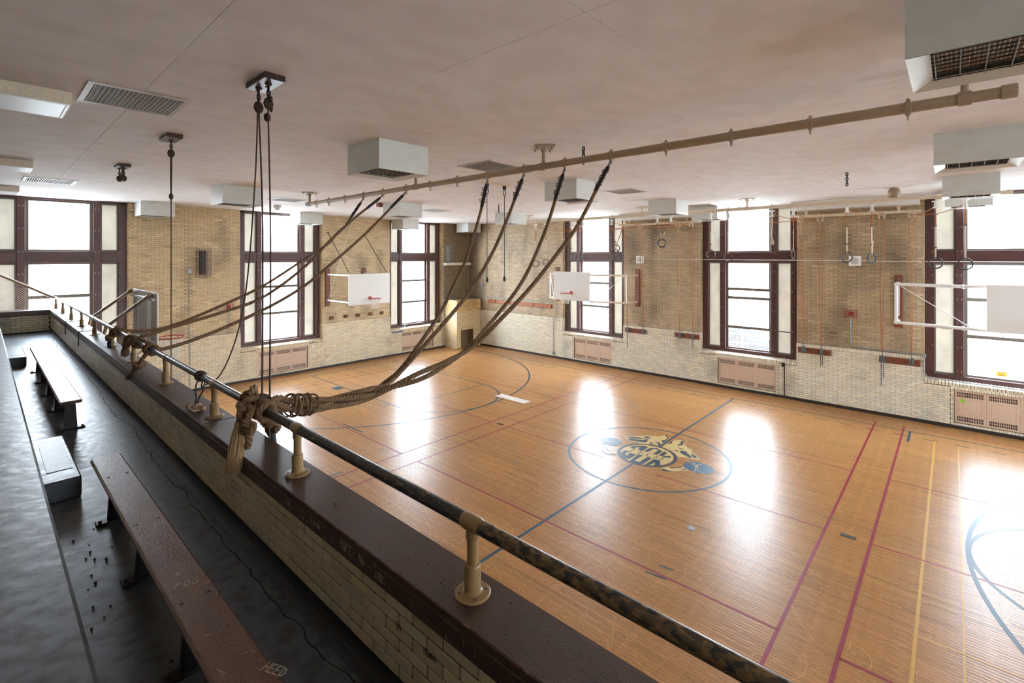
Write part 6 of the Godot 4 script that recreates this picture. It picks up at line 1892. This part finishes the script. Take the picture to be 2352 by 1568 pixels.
	b.bev(Vector3(-4.32, 2.2, -18.79), Vector3(0.38, 0.03, 0.008), 0.002)  # slot in the panel, its darkness coloured on as a flat bar
	single("painted_slot", b, M.iron_dark, "dark bar painted in for the slot across the cream side panel of the fence window", "strip")

func build_outside() -> void:
	var b := MB.new()
	b.span(Vector3(-80, -1.0, -80), Vector3(80, -0.6, 60))
	single("ground", b, M.ground, "pale paved ground outside the windows", "ground", "", "structure")
	# chain link fence seen through the middle window
	var t := thing("chain_link_fence", "white railed chain link fence outside the middle window", "fence", Vector3(-8, -0.6, -24.0))
	b = mb(t)
	for i in 8: b.cyl(Vector3(-13.3 + i * 2.0, -0.6, -24), Vector3(-13.3 + i * 2.0, 1.6, -24), 0.035, 8)
	part(t, "posts", b, M.white_paint)
	b = mb(t)
	for y in [1.18, 0.78, 1.55, 0.0]: b.cyl(Vector3(-13.5, y, -23.98), Vector3(1.0, y, -23.98), 0.03, 8)
	part(t, "rails", b, M.white_paint)
	b = mb(t)
	for s in [-1.0, 1.0]:
		for i in 150:
			var x0 := -14.5 + i * 0.11
			b.box(Vector3(x0, 0.5, -23.95 + s * 0.005), Vector3(0.016, 3.0, 0.008), Basis(Vector3.BACK, s * PI / 4))
	part(t, "wire_mesh", b, M.white_paint, "", "stuff")
	# a parked car behind the fence
	t = thing("parked_car", "grey parked car behind the chain link fence", "car", Vector3(-8.5, -0.6, -27))
	b = mb(t)
	var prof := PackedVector2Array([Vector2(-2.3, 0.35), Vector2(2.2, 0.35), Vector2(2.3, 0.8), Vector2(1.9, 1.0), Vector2(1.0, 1.1), Vector2(0.2, 1.65), Vector2(-1.5, 1.7), Vector2(-2.2, 1.15), Vector2(-2.35, 0.8)])
	b.prism(prof, Vector3(-8.5, -0.6, -27.9), Vector3.RIGHT, Vector3.UP, 1.8)
	part(t, "body", b, M.car_grey)
	b = mb(t)
	b.prism(PackedVector2Array([Vector2(-1.9, 1.15), Vector2(0.75, 1.15), Vector2(0.15, 1.56), Vector2(-1.45, 1.6)]), Vector3(-8.5, -0.6, -26.1), Vector3.RIGHT, Vector3.UP, 0.01)
	part(t, "side_window", b, M.car_glass)
	for x in [-9.95, -7.1]:
		b = mb(t)
		b.lathe(Vector3(x, -0.27, -26.3), Vector3.BACK, [[0, 0], [0.33, 0.0], [0.33, 0.22], [0.2, 0.24], [0, 0.23]], 20)
		part(t, "wheel", b, M.black)

# ------------------------------------------------------------------
func _ready() -> void:
	rng.seed = 4711
	# camera: level, lens shifted down
	var cam := Camera3D.new()
	cam.name = "camera"
	cam.position = eye
	cam.rotation.y = deg_to_rad(42.33)
	cam.projection = Camera3D.PROJECTION_FRUSTUM
	cam.near = 0.05
	cam.far = 300.0
	cam.size = 0.05 * 1568.0 / 1112.0
	cam.frustum_offset = Vector2(0, -0.05 * 194.0 / 1112.0)
	add_child(cam)
	cam.current = true
	cam_fw = -cam.basis.z
	cam_rt = cam.basis.x
	# overcast daylight
	var env := Environment.new()
	env.background_mode = Environment.BG_SKY
	var sk := ProceduralSkyMaterial.new()
	sk.sky_top_color = Color(0.84, 0.92, 1.0)
	sk.sky_horizon_color = Color(0.93, 0.965, 1.0)
	sk.ground_bottom_color = Color(0.6, 0.6, 0.58)
	sk.ground_horizon_color = Color(0.8, 0.8, 0.8)
	sk.sky_curve = 0.3
	env.sky = Sky.new()
	env.sky.sky_material = sk
	env.background_energy_multiplier = 1.0
	env.tonemap_mode = Environment.TONE_MAPPER_LINEAR
	env.tonemap_exposure = 50.0
	env.sdfgi_enabled = true
	env.ssao_enabled = true
	env.ssil_enabled = true
	var we := WorldEnvironment.new()
	we.name = "daylight"
	we.environment = env
	add_child(we)
	materials()
	build_room()
	build_markings()
	build_gallery()
	build_ceiling_things()
	build_ropes()
	build_rings()
	build_hoops()
	build_wall_things()
	build_outside()
